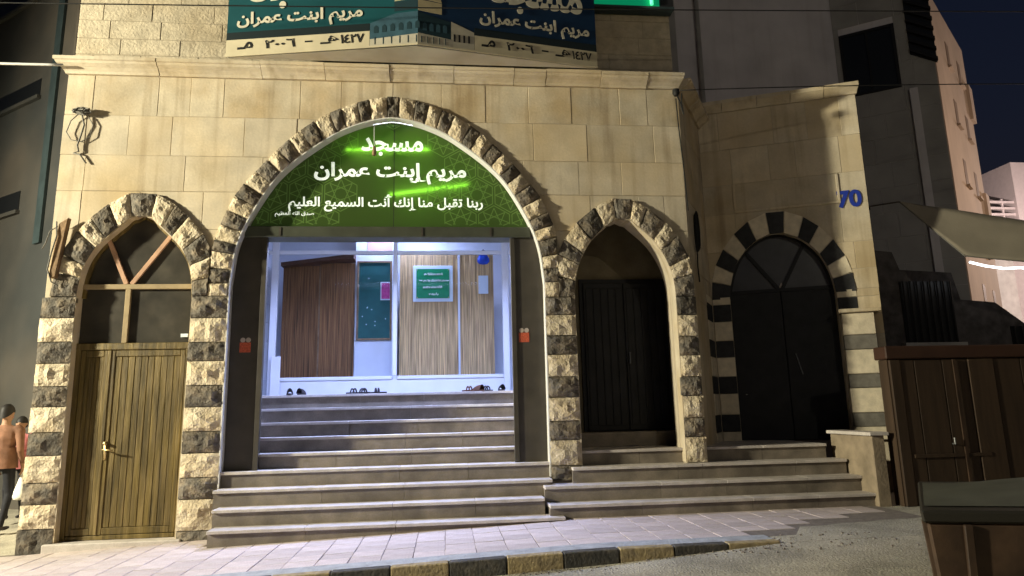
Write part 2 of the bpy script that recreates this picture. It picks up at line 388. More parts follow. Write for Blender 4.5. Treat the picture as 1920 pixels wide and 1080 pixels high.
C_OUT = full(2.30, [(.95, 2.84), (.935, 3.1), (.88, 3.35), (.74, 3.65), (.5, 3.92), (.2, 4.12), (0, 4.17)])
k11 = lambda z: 1.45+(z-1.45)*1.1
R_IN = full(1.0, [(.726, k11(2.85)), (.69, k11(3.1)), (.57, k11(3.38)), (.37, k11(3.59)), (.15, k11(3.70)), (0, k11(3.724))])
R_OUT = full(1.0, [(.985, k11(2.85)), (.96, k11(3.13)), (.87, k11(3.39)), (.67, k11(3.68)), (.42, k11(3.89)), (.18, k11(4.0)), (0, k11(4.02))])
def zon(path, x):            # upper curve height over x, None outside
    if x < path[0][0] or x > path[-1][0]: return None
    for (a, b), (c, d) in zip(path, path[1:]):
        if a <= x <= c and c > a: return b+(d-b)*(x-a)/(c-a)
    return None

rect = lambda a, b, c, d: [(a, c), (b, c), (b, d), (a, d)]
mosque = empty('mosque', (-.7, .2, 0))
tag(mosque, 'cream limestone mosque front with striped pointed arches, number 70 on its wing', 'mosque')

# ---- solid wall behind the facing stones (its openings give the reveals)
wall = empty('wall', (-.7, .2, 0), mosque)
poly = [(-4.715, -.3), (-4.715, 5.92), (3.20, 5.92), (3.20, .3), (2.968, .3)]+list(reversed(C_IN))+[(1.632, .1), (1.26, .1)]+list(reversed(BIG_IN))+[(-2.63, -.2), (-3.045, -.2)]+list(reversed(L_IN))+[(-4.365, -.3)]
MB().prism(poly, T1, -.34, -.0065).build('wall_core', M('plaster_cream'), wall)
def pieces(u0, u1, v0, v1, lo, n=None):
    """rect minus what lies under lo(u); returns polygons"""
    n = n or max(2, int((u1-u0)/.03)); us = [u0+(u1-u0)*i/n for i in range(n+1)]; runs = []; cur = []
    for u in us:
        b = lo(u); b = v0 if b is None else max(v0, b)
        if b < v1-.012: cur.append((u, b))
        else:
            if len(cur) > 1: runs.append(cur)
            cur = []
    if len(cur) > 1: runs.append(cur)
    out = []
    for r in runs:
        if r[-1][0]-r[0][0] < .03: continue
        bot = [r[0]]
        for i in range(1, len(r)-1):
            if abs((r[i][1]-r[i-1][1])-(r[i+1][1]-r[i][1])) > 1e-5: bot.append(r[i])
        bot.append(r[-1])
        out.append(bot+[(r[-1][0], v1), (r[0][0], v1)])
    return out
def lo_main(x):
    z = None
    for p in (BIG_OUT, L_OUT, C_OUT):
        q = zon(p, x)
        if q is not None: z = q-.03 if z is None else max(z, q-.03)
    return z
def course(T, v0, v1, joints, lo, m, parent, gap=.003, proud=.0005, back=-.014, bev=.003, name='stone_block', jit=.003):
    for a, b in zip(joints, joints[1:]):
        g4 = [gap*random.uniform(.5, 1.5) for _ in range(4)]
        for pl in pieces(a+g4[0], b-g4[1], v0+g4[2], v1-g4[3], lo):
            d = proud+random.uniform(-jit, jit)
            o = MB().prism(pl, T, back, d).build(name, M(m), parent, bevel=bev)
JX = {0: [-4.73, -4.405, -3.625, -3.236, -2.823, -1.87, -1.348, -.68, -.044, .538, 1.113, 1.696, 2.362, 2.75, 3.205],
      1: [-4.73, -4.456, -3.952, -3.43, -2.547, -1.9, 1.17, 1.893, 2.814, 3.205],
      2: [-4.73, -4.422, -3.241, -2.3, 1.02, 1.76, 2.339, 3.205],
      3: [-4.73, -4.43, -3.75, -3.0, -2.4, 1.1, 1.9, 2.55, 2.9, 3.205],
      4: [-4.73, -4.36, -3.1, -2.5, 1.2, 1.6, 2.9, 3.205],
      5: [-4.73, -4.4, -3.1, -2.6, 1.2, 3.205]}
CZ = [5.735, 5.20, 4.672, 4.205, 3.72, 3.26, 2.86]
for k in range(6): course(T1, CZ[k+1], CZ[k], JX[k], lo_main, 'limestone' if k else 'limestone_stained', wall)

# ---- rough stones
def rough_stone(T, quad, amp, base, m, name, parent, back=-.014, n=6, clamp=None, seed=None, rough=True):
    """quad: 4 (u,v) corners a b c d (a->b along first axis); front is chipped"""
    mb = MB(); sd = random.uniform(0, 100); a, b, c, d = quad; tilt = (random.uniform(-.25, .25), random.uniform(-.25, .25))
    def P(i, j):
        s_, t = i/n, j/n
        u = (a[0]*(1-s_)+b[0]*s_)*(1-t)+(d[0]*(1-s_)+c[0]*s_)*t; v = (a[1]*(1-s_)+b[1]*s_)*(1-t)+(d[1]*(1-s_)+c[1]*s_)*t
        if clamp: u = min(max(u, clamp[0]), clamp[1])
        return u, v
    for j in range(n+1):
        for i in range(n+1):
            u, v = P(i, j); e = min(i, n-i, j, n-j)/(n/2)
            if rough:
                f = noise.noise(Vector((u*7+sd, v*7, sd)))*.9+noise.noise(Vector((u*17, v*17+sd, sd)))*.55
                h = base+amp*((e**.55)*(.75+f+tilt[0]*(i/n-.5)*2+tilt[1]*(j/n-.5)*2))
                if e > 0 and e < 1: u += random.uniform(-.006, .006); v += random.uniform(-.006, .006)
                if e == 0: h = base+random.uniform(-.006, .006)
            else: h = base+(0 if e > 0 else -.004)
            mb.v.append(T(u, v, h))
    W = n+1
    for j in range(n):
        for i in range(n):
            q = (j*W+i, j*W+i+1, (j+1)*W+i+1, (j+1)*W+i)
            if (i+j) % 2: mb.f += [(q[0], q[1], q[2]), (q[0], q[2], q[3])]
            else: mb.f += [(q[0], q[1], q[3]), (q[1], q[2], q[3])]
    ring = [i for i in range(n)]+[j*W+n for j in range(n)]+[n*W+n-i for i in range(n)]+[(n-j)*W for j in range(n)]
    bs = len(mb.v)
    for r in ring:
        i, j = r % W, r//W; u, v = P(i, j); mb.v.append(T(u, v, back))
    k = len(ring)
    for q in range(k): mb.f.append((ring[(q+1) % k], ring[q], bs+q, bs+(q+1) % k))
    return mb.build(name, M(m), parent)
def arch_ring(name, T, inn, out, count, dark0, amp, base, clamp, parent, mp='rock_pale', md='rock_dark', rough=True, n=8, jit=.16, gap=.004):
    ring = empty(name, (inn[len(inn)//2][0], 0, inn[0][1]), parent)
    ts = [i/count for i in range(count+1)]
    ts = [t if i in (0, count) else t+random.uniform(-jit, jit)/count for i, t in enumerate(ts)]
    NN = 400; ri = resample(inn, NN+1); ro = resample(out, NN+1)
    for i in range(count):
        g_ = gap/3.0
        i0 = ri[min(NN, int(round((ts[i])*NN)))]; i1 = ri[int(round(ts[i+1]*NN))]; o0 = ro[int(round(ts[i]*NN))]; o1 = ro[int(round(ts[i+1]*NN))]
        sh = lambda p, q, w: (p[0]+(q[0]-p[0])*w, p[1]+(q[1]-p[1])*w)
        w = .025
        quad = (sh(i0, i1, w), sh(i1, i0, w), sh(o1, o0, w), sh(o0, o1, w))
        dark = (i % 2 == 0) == dark0
        rough_stone(T, quad, amp, base, md if dark else mp, 'voussoir', ring, clamp=clamp, rough=rough, n=n)
    return ring
arch_ring('large_arch', T1, BIG_IN, BIG_OUT, 37, True, .052, .034, (-2.858, 1.428), mosque)
arch_ring('left_arch', T1, L_IN, L_OUT, 13, True, .046, .038, (-4.715, -2.868), mosque)
arch_ring('middle_arch', T1, C_IN, C_OUT, 13, True, .042, .038, (1.437, 3.215), mosque)
arch_ring('wing_arch', T2, R_IN, R_OUT, 13, True, .006, .008, (-.02, 2.2), mosque, 'band_pale', 'band_dark', rough=True, n=3, jit=.05)
def pier(name, u0, u1, zs, dark0, parent, amp=.045, base=.034, taper=0):
    p = empty(name, ((u0+u1)/2, 0, zs[0]), parent)
    for i, (a, b) in enumerate(zip(zs, zs[1:])):
        dk = (i % 2 == 0) == dark0; e = random.uniform(-.008, .008)
        rough_stone(T1, ((u0+e, a+.005), (u1+e*.3, a+.005), (u1+e*.3, b-.005), (u0+e, b-.005)), amp, base, 'rock_dark' if dk else 'rock_pale', 'pier_stone', p, n=7)
pier('pier', -4.735, -4.36, [-.10, .259, .523, .755, 1.055, 1.311, 1.60, 1.831, 2.096, 2.346, 2.63, 2.88], True, mosque)
pier('pier', -3.05, -2.625, [.0, .177, .523, .761, 1.035, 1.28, 1.561, 1.811, 2.099, 2.321, 2.615, 2.88], True, mosque)
pier('pier', 1.255, 1.637, [.585, .764, 1.065, 1.293, 1.581, 1.834, 2.11, 2.349, 2.611, 2.84], True, mosque)
pier('pier', 2.962, 3.225, [.748, 1.06, 1.293, 1.567, 1.805, 2.077, 2.321, 2.596, 2.84], False, mosque)
# the two narrow stones at the shared springers
rough_stone(T1, ((-2.862, 2.885), (-2.64, 2.885), (-2.64, 3.03), (-2.862, 3.03)), .04, .04, 'rock_pale', 'pier_stone', mosque, n=5)
rough_stone(T1, ((1.26, 2.845), (1.43, 2.845), (1.43, 3.03), (1.26, 3.03)), .04, .04, 'rock_pale', 'pier_stone', mosque, n=5)
# pale edging lining the openings
def edging(path, w, d, name, m):
    ins = []; c = (sum(p[0] for p in path)/len(path), min(p[1] for p in path)+.3)
    for p in path:
        v = Vector((c[0]-p[0], c[1]-p[1] if p[1] > c[1] else 0)); v = v.normalized()*w if v.length else v; ins.append((p[0]+v.x, p[1]+v.y))
    mb = MB()
    for i in range(len(path)-1): mb.prism([path[i], path[i+1], ins[i+1], ins[i]], T1, -.12, d)
    return mb.build(name, M(m), mosque)
edging([(-2.63, .62)]+BIG_IN+[(1.26, .64)], .018, .035, 'arch_edging', 'white_trim')
edging([(-4.365, .1)]+L_IN+[(-3.045, .1)], .018, .030, 'arch_edging', 'limestone')
edging([(1.632, .76)]+C_IN+[(2.968, .76)], .016, .030, 'arch_edging', 'limestone')

# ---- cornice
cor = empty('cornice', (-.7, 0, 5.72), mosque)
PROF = [(-.02, 5.737), (.03, 5.737), (.045, 5.765), (.085, 5.800), (.14, 5.832), (.155, 5.855), (.175, 5.862), (.175, 5.905), (-.25, 5.93)]
def cornice(T, u0, u1, js, parent, prof, dz=0, mitre0=0, mitre1=0, m='limestone'):
    js = [u0]+js+[u1]
    for i, (a, b) in enumerate(zip(js, js[1:])):
        e = random.uniform(-.006, .006); z = random.uniform(-.004, .004); mb = MB(); n = len(prof)
        for side, u in ((0, a+.004), (1, b-.004)):
            for d, v in prof:
                uu = u
                if i == 0 and side == 0: uu = a-max(0, d)*mitre0
                if i == len(js)-2 and side == 1: uu = b+max(0, d)*mitre1
                mb.v.append(T(uu, v+dz+z, d+e*(d > 0)))
        mb.f.append(tuple(range(n))); mb.f.append(tuple(reversed(range(n, 2*n))))
        for k in range(n): mb.f.append((k, (k+1) % n, n+(k+1) % n, n+k))
        mb.build('cornice_block', M(m), parent)
cornice(T1, -4.73, 3.2, [-3.62, -2.35, -1.55, -.72, .12, .92, 1.35, 2.1, 2.75], cor, PROF, 0, .62, .3)
# ---- storey above the cornice
upw = empty('upper_wall', (-.7, .2, 6.02), mosque)
MB().box(-4.76, 3.21, .17, .45, 5.9, 9.5).build('wall_core', M('mortar'), upw)
MB().box(-4.705, -4.50, .345, 7.0, -.3, 5.9).box(-4.75, -4.5, .455, 7.0, 5.9, 9.5).build('side_wall', M('plaster_cream'), mosque)
MB().box(2.95, 3.195, .455, 3.9, 5.95, 9.5).build('side_wall', M('plaster_cream'), mosque)
TU = lambda u, v, d: (u, .15-d, v)
uz = [5.945, 6.115, 6.345, 6.605, 6.86, 7.12, 7.38]
random.seed(21)
for k in range(len(uz)-1):
    for lo_, hi in ((-4.768, -2.55), (1.75, 3.22)):
        x = lo_; js = [lo_]
        x += [.22, .55, .4, .3, .6][k % 5]
        while x < hi-.3: js.append(x); x += random.uniform(.55, .8)
        js.append(hi); course(TU, uz[k], uz[k+1], js, lambda u: None, 'limestone_tooled', upw, back=-.02, proud=-.012, gap=.004, bev=.005, jit=.003)

# ---- wing (oblique wall on the right) and the return
wing = empty('wing_wall', (*A2, .9), mosque)
poly = [(0, .2), (0, 6.05), (2.28, 6.05), (2.28, .2), (1.726, .2)]+list(reversed(R_IN))+[(.274, .2)]
MB().prism(poly, T2, -.30, -.0065).build('wall_core', M('plaster_cream'), wing)
lo_w = lambda u: (zon(R_OUT, u)-.02) if zon(R_OUT, u) is not None else None
WZ = [5.96, 5.34, 4.77, 4.30, 3.72, 3.32, 3.03]
WJ = [[0, .30, 1.10, 1.58, 2.04, 2.285], [0, .45, 1.0, 1.372, 1.984, 2.285], [0, .44, 1.93, 2.285], [0, .44, 1.3, 1.9, 2.285], [0, .3, 1.5, 2.03, 2.285], [0, .3, 1.9, 2.285]]
for k in range(6): course(T2, WZ[k+1], WZ[k], WJ[k], lo_w, 'limestone', wing, proud=.0)
wb = [.92, 1.053, 1.301, 1.597, 1.849, 2.128, 2.375, 2.658, 2.915, 3.03]
for i, (a, b) in enumerate(zip(wb, wb[1:])):
    m = 'band_dark' if i % 2 else 'band_pale'
    MB().prism([(.02, a+.004), (.27, a+.004), (.27, b-.004), (.02, b-.004)], T2, -.014, .008).build('band_stone', M(m), wing, bevel=.004)
    if b > 2.7: MB().prism([(1.73, a+.004), (1.985, a+.004), (1.985, b-.004), (1.73, b-.004)], T2, -.014, .008).build('band_stone', M(m), wing, bevel=.004)
    MB().prism([(L3-.42, a+.004), (L3-.01, a+.004), (L3-.01, b-.004), (L3-.42, b-.004)], T3, -.014, .010).build('band_stone', M(m), wing, bevel=.004)
for a, b in zip(wb, wb[1:]):
    MB().prism([(1.99, a+.004), (2.28, a+.004), (2.28, b-.004), (1.99, b-.004)], T2, -.014, .002).build('stone_block', M('limestone'), wing, bevel=.004)
fr = MB()
for q in ([(.44, 4.31), (1.92, 4.31), (1.92, 4.345), (.44, 4.345)], [(.44, 4.345), (.475, 4.345), (.475, 4.76), (.44, 4.76)], [(1.885, 4.345), (1.92, 4.345), (1.92, 4.76), (1.885, 4.76)]): fr.prism(q, T2, -.01, .018)
fr.build('panel_frame', M('limestone'), wing, bevel=.004)
PROF2 = [(-.02, 5.965), (.02, 5.965), (.04, 6.0), (.10, 6.05), (.115, 6.06), (.115, 6.12), (-.2, 6.13)]
wc = empty('cornice', (*A2, 5.96), mosque)
cornice(T2, -.05, 2.30, [.38, .9, 1.38, 1.85], wc, PROF2, 0, 0, .2)
ret = empty('return_wall', (*A3, .7), mosque)
MB().prism([(.02, .3), (L3+.1, .3), (L3+.1, 5.92), (.02, 5.92)], T3, -.3, -.0065).build('wall_core', M('plaster_cream'), ret)
for k in range(6): course(T3, CZ[k+1], CZ[k], [.012, .5+.2*(k % 2), 1.0+.1*(k % 3), L3], lambda u: None, 'limestone', ret)
course(T3, .75, 2.86, [.012, .55, L3-.43], lambda u: None, 'limestone', ret)
cornice(T3, .06, L3+.02, [.7], wc, PROF, 0, 0, 0)

# ---- text
AR = {'ا': 'ﺍﺎ', 'أ': 'ﺃﺄ', 'إ': 'ﺇﺈ', 'ب': 'ﺏﺐﺑﺒ', 'ت': 'ﺕﺖﺗﺘ', 'ج': 'ﺝﺞﺟﺠ', 'د': 'ﺩﺪ', 'ر': 'ﺭﺮ', 'س': 'ﺱﺲﺳﺴ', 'ع': 'ﻉﻊﻋﻌ', 'ق': 'ﻕﻖﻗﻘ', 'ك': 'ﻙﻚﻛﻜ', 'ل': 'ﻝﻞﻟﻠ', 'م': 'ﻡﻢﻣﻤ', 'ن': 'ﻥﻦﻧﻨ', 'ي': 'ﻱﻲﻳﻴ', 'ص': 'ﺹﺺﺻﺼ', 'ه': 'ﻩﻪﻫﻬ', 'ظ': 'ﻅﻆﻇﻈ'}
def shape_ar(t):
    out = []
    for i, ch in enumerate(t):
        f = AR.get(ch)
        if not f: out.append(ch); continue
        pj = i > 0 and (t[i-1] == 'ـ' or (t[i-1] in AR and len(AR[t[i-1]]) == 4))
        nj = len(f) == 4 and i+1 < len(t) and (t[i+1] in AR or t[i+1] == 'ـ')
        out.append(f[(1 if pj else 0)+(2 if nj else 0)])
    return ''.join(reversed(out))
def text(body, T, u0, u1, v0, v1, d, m, name, parent, th=.004, bold=.018, shear=None):
    c = bpy.data.curves.new('text', 'FONT'); c.body = body; c.size = 1; c.extrude = .0; c.offset = bold; c.resolution_u = 4; c.fill_mode = 'FRONT'
    o = bpy.data.objects.new('text', c); COL.objects.link(o); bpy.context.view_layer.update()
    me = bpy.data.meshes.new_from_object(o.evaluated_get(bpy.context.evaluated_depsgraph_get()))
    bpy.data.objects.remove(o)
    xs_ = [v.co.x for v in me.vertices]; ys_ = [v.co.y for v in me.vertices]; a, b, e, f = min(xs_), max(xs_), min(ys_), max(ys_)
    bm = bmesh.new(); bm.from_mesh(me)
    bmesh.ops.remove_doubles(bm, verts=bm.verts, dist=1e-5)
    seen = set(); off = {}; isl = 0
    for f0 in bm.faces:
        if f0 in seen: continue
        stack = [f0]; seen.add(f0)
        while stack:
            q = stack.pop()
            for v in q.verts:
                off[v] = isl
                for g2 in v.link_faces:
                    if g2 not in seen: seen.add(g2); stack.append(g2)
        isl += 1
    for v in bm.verts: v.co.z = off.get(v, 0) % 7
    r = bmesh.ops.extrude_face_region(bm, geom=bm.faces[:]); top = {v for v in r['geom'] if isinstance(v, bmesh.types.BMVert)}
    for v in bm.verts:
        u = u0+(v.co.x-a)/(b-a)*(u1-u0); w = v0+(v.co.y-e)/(f-e)*(v1-v0)
        if shear: w += shear*(u-u0)
        v.co = T(u, w, d+(th if v in top else 0)+v.co.z*.0003)
    bmesh.ops.recalc_face_normals(bm, faces=bm.faces)
    bm.to_mesh(me); bm.free(); me.materials.clear(); me.materials.append(M(m))
    for p in me.polygons: p.use_smooth = False
    return link(name, me, parent)
text('70', T2, 1.875, 2.20, 4.225, 4.49, .010, 'number_blue', 'house_number', mosque, th=.004, bold=.035)

# ------------------------------------------------------------------ left wooden door
door = empty('wooden_door', (-3.7, .3, .1), mosque)
yd = .10
MB().box(-4.40, -3.02, yd+.03, yd+.06, .05, 4.0).build('backing', M('black_door'), door)
fb = MB(); fb.box(-4.37, -4.30, yd-.03, yd+.03, .1, 2.30); fb.box(-3.11, -3.04, yd-.03, yd+.03, .1, 2.30); fb.box(-4.37, -3.04, yd-.035, yd+.028, 2.255, 2.335); fb.box(-4.295, -3.115, yd-.025, yd+.028, .1, .15)
fb.build('door_frame', M('door_wood'), door, bevel=.006)
def leaf(x0, x1, nb):
    st = .055
    MB().box(x0, x1, yd-.002, yd+.024, .155, 2.25).build('leaf_panel', M('door_wood'), door)
    for q in ((x0, x0+st, .155, 2.25), (x1-st, x1, .155, 2.25)): MB().box(q[0], q[1], yd-.024, yd-.002, q[2], q[3]).build('stile', M('door_wood'), door, bevel=.006)
    for q in ((.155, .23), (2.175, 2.25)): MB().box(x0+st, x1-st, yd-.023, yd-.002, *q).build('rail', M('door_wood'), door, bevel=.006)
    w = (x1-x0-2*st)/nb
    for i in range(nb):
        a = x0+st+i*w; MB().box(a+.0015, a+w-.0015, yd-.013-random.uniform(0, .004), yd-.002, .232, 2.173).build('board', M('door_wood'), door, bevel=.005)
leaf(-4.295, -3.985, 4); leaf(-3.965, -3.115, 10)
MB().box(-3.993, -3.958, yd-.032, yd-.003, .155, 2.25).build('meeting_strip', M('door_wood'), door, bevel=.005)
hd = MB(); hd.box(-3.955, -3.925, yd-.030, yd-.024, .98, 1.19); hd.tube([(-3.94, yd-.03, 1.10), (-3.94, yd-.085, 1.10), (-3.86, yd-.09, 1.095), (-3.83, yd-.085, 1.085)], .010)
hd.tube([(-3.94, yd-.03, 1.17), (-3.94, yd-.055, 1.17)], .018); hd.build('handle', M('brass'), door, smooth=True)
# arched fanlight
gl = [(x, z) for x, z in L_IN]; glp = [(-4.365, 2.33)]+gl+[(-3.045, 2.33)]
MB().prism(glp, lambda u, v, d: (u, yd-d, v), -.02, -.012).build('glass_pane', M('dusty_glass'), door)
zb = 3.02
MB().box(-4.36, -3.05, yd-.03, yd+.01, zb-.03, zb+.03).build('transom_bar', M('door_frame_paint'), door, bevel=.004)
MB().box(-3.86, -3.80, yd-.028, yd+.01, 2.335, zb-.03).build('glazing_bar', M('door_frame_paint'), door, bevel=.004)
for tx, tz in ((-4.13, 3.66), (-3.38, 3.66)):
    MB().bar((-3.83+(.03 if tx > -3.83 else -.03), yd-.012, zb+.03), (tx, yd-.012, tz), .052, .03, up=(0, 1, 0)).build('fan_bar', M('bar_paint'), door, bevel=.004)
arcb = MB(); inner = []
for (x, z) in L_IN:
    v = Vector((-3.705-x, 3.0-z if z > 3.0 else 0)); v = v.normalized()*.05; inner.append((x+v.x, z+v.y))
for i in range(len(L_IN)-1): arcb.prism([L_IN[i], L_IN[i+1], inner[i+1], inner[i]], lambda u, v, d: (u, yd-d, v), -.01, .02)
arcb.build('arched_frame', M('door_wood'), door)
MB().box(-3.19, -3.11, yd-.018, yd+.008, 2.40, 2.44).build('paper_slip', M('paper'), door)
MB().box(-4.44, -2.98, -.10, .30, -.02, .10).build('door_sill', M('step_tread'), door, bevel=.01)

# ------------------------------------------------------------------ shutter surround of the main entrance
def poly_in_arch(x0, x1, z0, ztop, path):
    n = 14; top = []
    for i in range(n+1):
        x = x0+(x1-x0)*i/n; z = zon(path, x); top.append((x, min(ztop, z+.02 if z is not None else 3.03)))
    return [(x0, z0), (x1, z0)]+list(reversed(top))
TG = lambda u, v, d: (u, .10-d, v)
gs = []
for x0, x1 in ((-2.66, -2.25), (.86, 1.29)):
    g = MB().prism([(x0, .80), (x1, .80), (x1, 3.79), (x0, 3.79)], TG, -.16, 0).build('shutter_guide', M('shutter_steel'), mosque, bevel=.006); gs.append(g)
    e = x1 if x0 < -1 else x0
    MB().box(e-.03, e+.03, .078, .10, .80, 3.64).build('guide_channel', M('shutter_steel'), g, bevel=.004)
for g, x, z in ((gs[0], -2.435, 2.305), (gs[1], .985, 2.385)):
    MB().box(x-.065, x+.065, .095, .0985, z-.10, z+.02).build('sticker', M('sticker_red'), g)
    for dx in (-.03, .035): MB().lathe([(.001, 0), (.03, 0), (.03, .003), (.001, .003)], (0, 0, 0), 12).build('sticker', M('sticker_white'), g).matrix_basis = Matrix.Translation((x+dx, .0985, z+.05)) @ Matrix.Rotation(R(90), 4, 'X')
sb = MB().box(-2.50, 1.10, .06, .34, 3.645, 3.785).build('shutter_box', M('box_steel'), mosque, bevel=.008)
for x in (-2.07, .58, -.3): MB().box(x-.012, x+.012, .052, .06, 3.66, 3.77).build('bracket', M('shutter_steel'), sb)

# ------------------------------------------------------------------ green arched sign (light box)
gsign = empty('arched_sign', (-.685, .13, 3.79)); tag(gsign, 'green arched light-box sign with white Arabic lettering filling the large arch', 'sign')
TS = lambda u, v, d: (u, .13-d, v)
arc = [(x, z) for x, z in BIG_IN if z > 3.80]
xl = -2.47; xr = 1.10
def zin(x, off=.012):
    z = zon(BIG_IN, x); return z-off if z is not None else 3.8
half = []
n = 60
def sheet_poly(x0, x1):
    pts = [(x0+(x1-x0)*i/n, zin(x0+(x1-x0)*i/n, -.03)) for i in range(n+1)]
    pts = [p for p in pts if p[1] > 3.80]
    return [(pts[0][0], 3.795), (pts[-1][0], 3.795)]+list(reversed(pts))
MB().prism(sheet_poly(xl, -.672), TS, -.003, 0).build('sign_panel', M('acrylic_green'), gsign)
MB().prism(sheet_poly(-.664, xr), TS, -.003, 0).build('sign_panel', M('acrylic_green'), gsign)
MB().prism([(x, z+.06 if z > 3.8 else z) for x, z in sheet_poly(xl-.03, xr+.03)], TS, -.145, -.14).build('back_plate', M('hall_white'), gsign)
MB().box(-.676, -.660, .131, .15, 3.80, 5.23).build('seam_strip', M('box_steel'), gsign)
tb = MB().tube([(-1.29, .158, 4.845), (-.20, .158, 4.865)], .011, 10).build('light_tube', M('sign_tube'), gsign)
tb2 = MB().tube([(-.72, .158, 4.235), (.30, .158, 4.385)], .011, 10).build('light_tube', M('sign_tube'), gsign)
text(shape_ar('مسجد'), TS, -1.10, -.29, 4.765, 5.02, .0005, 'acrylic_white', 'lettering', gsign, th=.003, bold=.03)
text(shape_ar('مريم إبنت عمران'), TS, -1.69, .275, 4.375, 4.67, .0005, 'acrylic_white', 'lettering', gsign, th=.003, bold=.03)
text(shape_ar('ربنا تقبل منا إنك أنت السميع العليم'), TS, -2.00, .49, 4.00, 4.235, .0005, 'acrylic_white', 'lettering', gsign, th=.003, bold=.022)
text(shape_ar('صدق الله العظيم'), TS, -2.16, -1.675, 3.925, 4.00, .0005, 'acrylic_white', 'lettering', gsign, th=.003, bold=.01)
text('ﻡﻼﺴﻟﺍ ﺎﻬﻴﻠﻋ', TS, .30, .57, 4.315, 4.40, .0005, 'acrylic_green_light', 'lettering', gsign, th=.003, bold=.0)
# printed star lattice
pat = MB()
def inside(p): z = zin(p[0], .03); return xl+.05 < p[0] < xr-.05 and 3.82 < p[1] < z
def seg(p, q, w=.011):
    k = max(1, int(math.dist(p, q)/.03)); pr = None
    for i in range(k):
        a = (p[0]+(q[0]-p[0])*i/k, p[1]+(q[1]-p[1])*i/k); b = (p[0]+(q[0]-p[0])*(i+1)/k, p[1]+(q[1]-p[1])*(i+1)/k)
        if inside(a) and inside(b):
            # fades away from the corners: lattice only near the rim
            mx = (a[0]+.685)/1.9; 
            d = Vector((b[0]-a[0], b[1]-a[1])).normalized(); nn = Vector((-d.y, d.x))*w/2; base = len(pat.v)
            for u, v in ((a[0]-nn.x, a[1]-nn.y), (b[0]-nn.x, b[1]-nn.y), (b[0]+nn.x, b[1]+nn.y), (a[0]+nn.x, a[1]+nn.y)): pat.v.append(TS(u, v, .0012))
            pat.f.append((base, base+1, base+2, base+3))
G = .44
for i in range(-5, 6):
    for j in range(0, 5):
        c = (-.685+i*G+(G/2 if j % 2 else 0), 3.86+j*G*.86)
        if abs(c[0]+.685) < .5 and 3.8 < c[1] < 5.2: continue
        P = [(c[0]+.20*math.cos(R(22.5*k)), c[1]+.20*math.sin(R(22.5*k))) for k in range(16)]
        for k in range(0, 16, 2): seg(P[k], P[(k+6) % 16])
        Q = [(c[0]+.235*math.cos(R(60*k+30)), c[1]+.235*math.sin(R(60*k+30))) for k in range(6)]
        for k in range(6): seg(Q[k], Q[(k+1) % 6])
po = pat.build('printed_lattice', M('acrylic_green_light'), gsign, fix=False)
# white lamp strip hidden along the crown of the arch
crown = [(x, z) for x, z in BIG_IN if abs(x+.685) < .72]
MB().tube([(x, .085, z-.012) for x, z in crown], .007, 6).build('crown_light', M('led_glow'), gsign)
pd = empty('hanging_bulb_holder', (-.92, .03, 4.74)); tag(pd, 'small bulb holder hanging on a cord in front of the green sign', 'lamp holder')
MB().tube([(-.923, .03, 5.21), (-.921, .028, 5.0), (-.917, .03, 4.83)], .005, 6).build('cord', M('wire_white'), pd)
MB().lathe([(.008, .12), (.022, .10), (.024, .06), (.03, .05), (.03, .0), (.02, -.01)], (-.917, .03, 4.74), 12).build('holder', M('planks_old'), pd)

# ------------------------------------------------------------------ folded sign above the cornice
ban = empty('folded_sign', (-.35, -.25, 5.93)); tag(ban, 'V-folded teal and navy printed sign above the cornice with cream lettering', 'sign')
AP = Vector((-.33, -.64)); LE = Vector((-2.765, -.205)); RE = Vector((2.035, -.205)); zb0 = 6.005; zt = 7.5; DZ = -.075
dL = (AP-LE).normalized(); nL = Vector((dL.y, -dL.x)); dR = (RE-AP).normalized(); nR = Vector((dR.y, -dR.x)); lenL = (AP-LE).length; lenR = (RE-AP).length
TL = lambda u, v, d: (LE.x+dL.x*u+nL.x*d, LE.y+dL.y*u+nL.y*d, v+DZ)
TRr = lambda u, v, d: (AP.x+dR.x*u+nR.x*d, AP.y+dR.y*u+nR.y*d, v+DZ)
MB().prism(rect(0, lenL, zb0, zt), TL, -.03, 0).build('sign_face', M('banner_teal'), ban)
MB().prism(rect(0, lenR, zb0, zt), TRr, -.03, 0).build('sign_face', M('banner_navy'), ban)
mb = MB(); zq = zb0+DZ; mb.v = [(LE.x+.02, LE.y+.012, zq-.012), (AP.x, AP.y+.03, zq-.012), (RE.x-.02, RE.y+.012, zq-.012)]; mb.v += [(x, y, zq-.002) for x, y, z in mb.v]
mb.f = [(0, 1, 2), (5, 4, 3)]+[(i, (i+1) % 3, 3+(i+1) % 3, 3+i) for i in range(3)]
mb.build('soffit', M('banner_soffit'), ban)
for T, a, b in ((TL, 0, 1.86), (TRr, .72, lenR)):
    MB().prism(rect(a, b, zb0+.002, 6.225), T, 0, .004).build('date_strip', M('banner_cream'), ban)
    MB().prism(rect(a, b, 6.225, 6.33), T, 0, .003).build('black_band', M('banner_black'), ban)  # black band above the cream date strip
edge = MB().prism(rect(0, lenL, zb0-.012, zb0+.012), TL, 0, .012).prism(rect(0, lenR, zb0-.012, zb0+.012), TRr, 0, .012); edge.build('edge_trim', M('banner_cream'), ban)
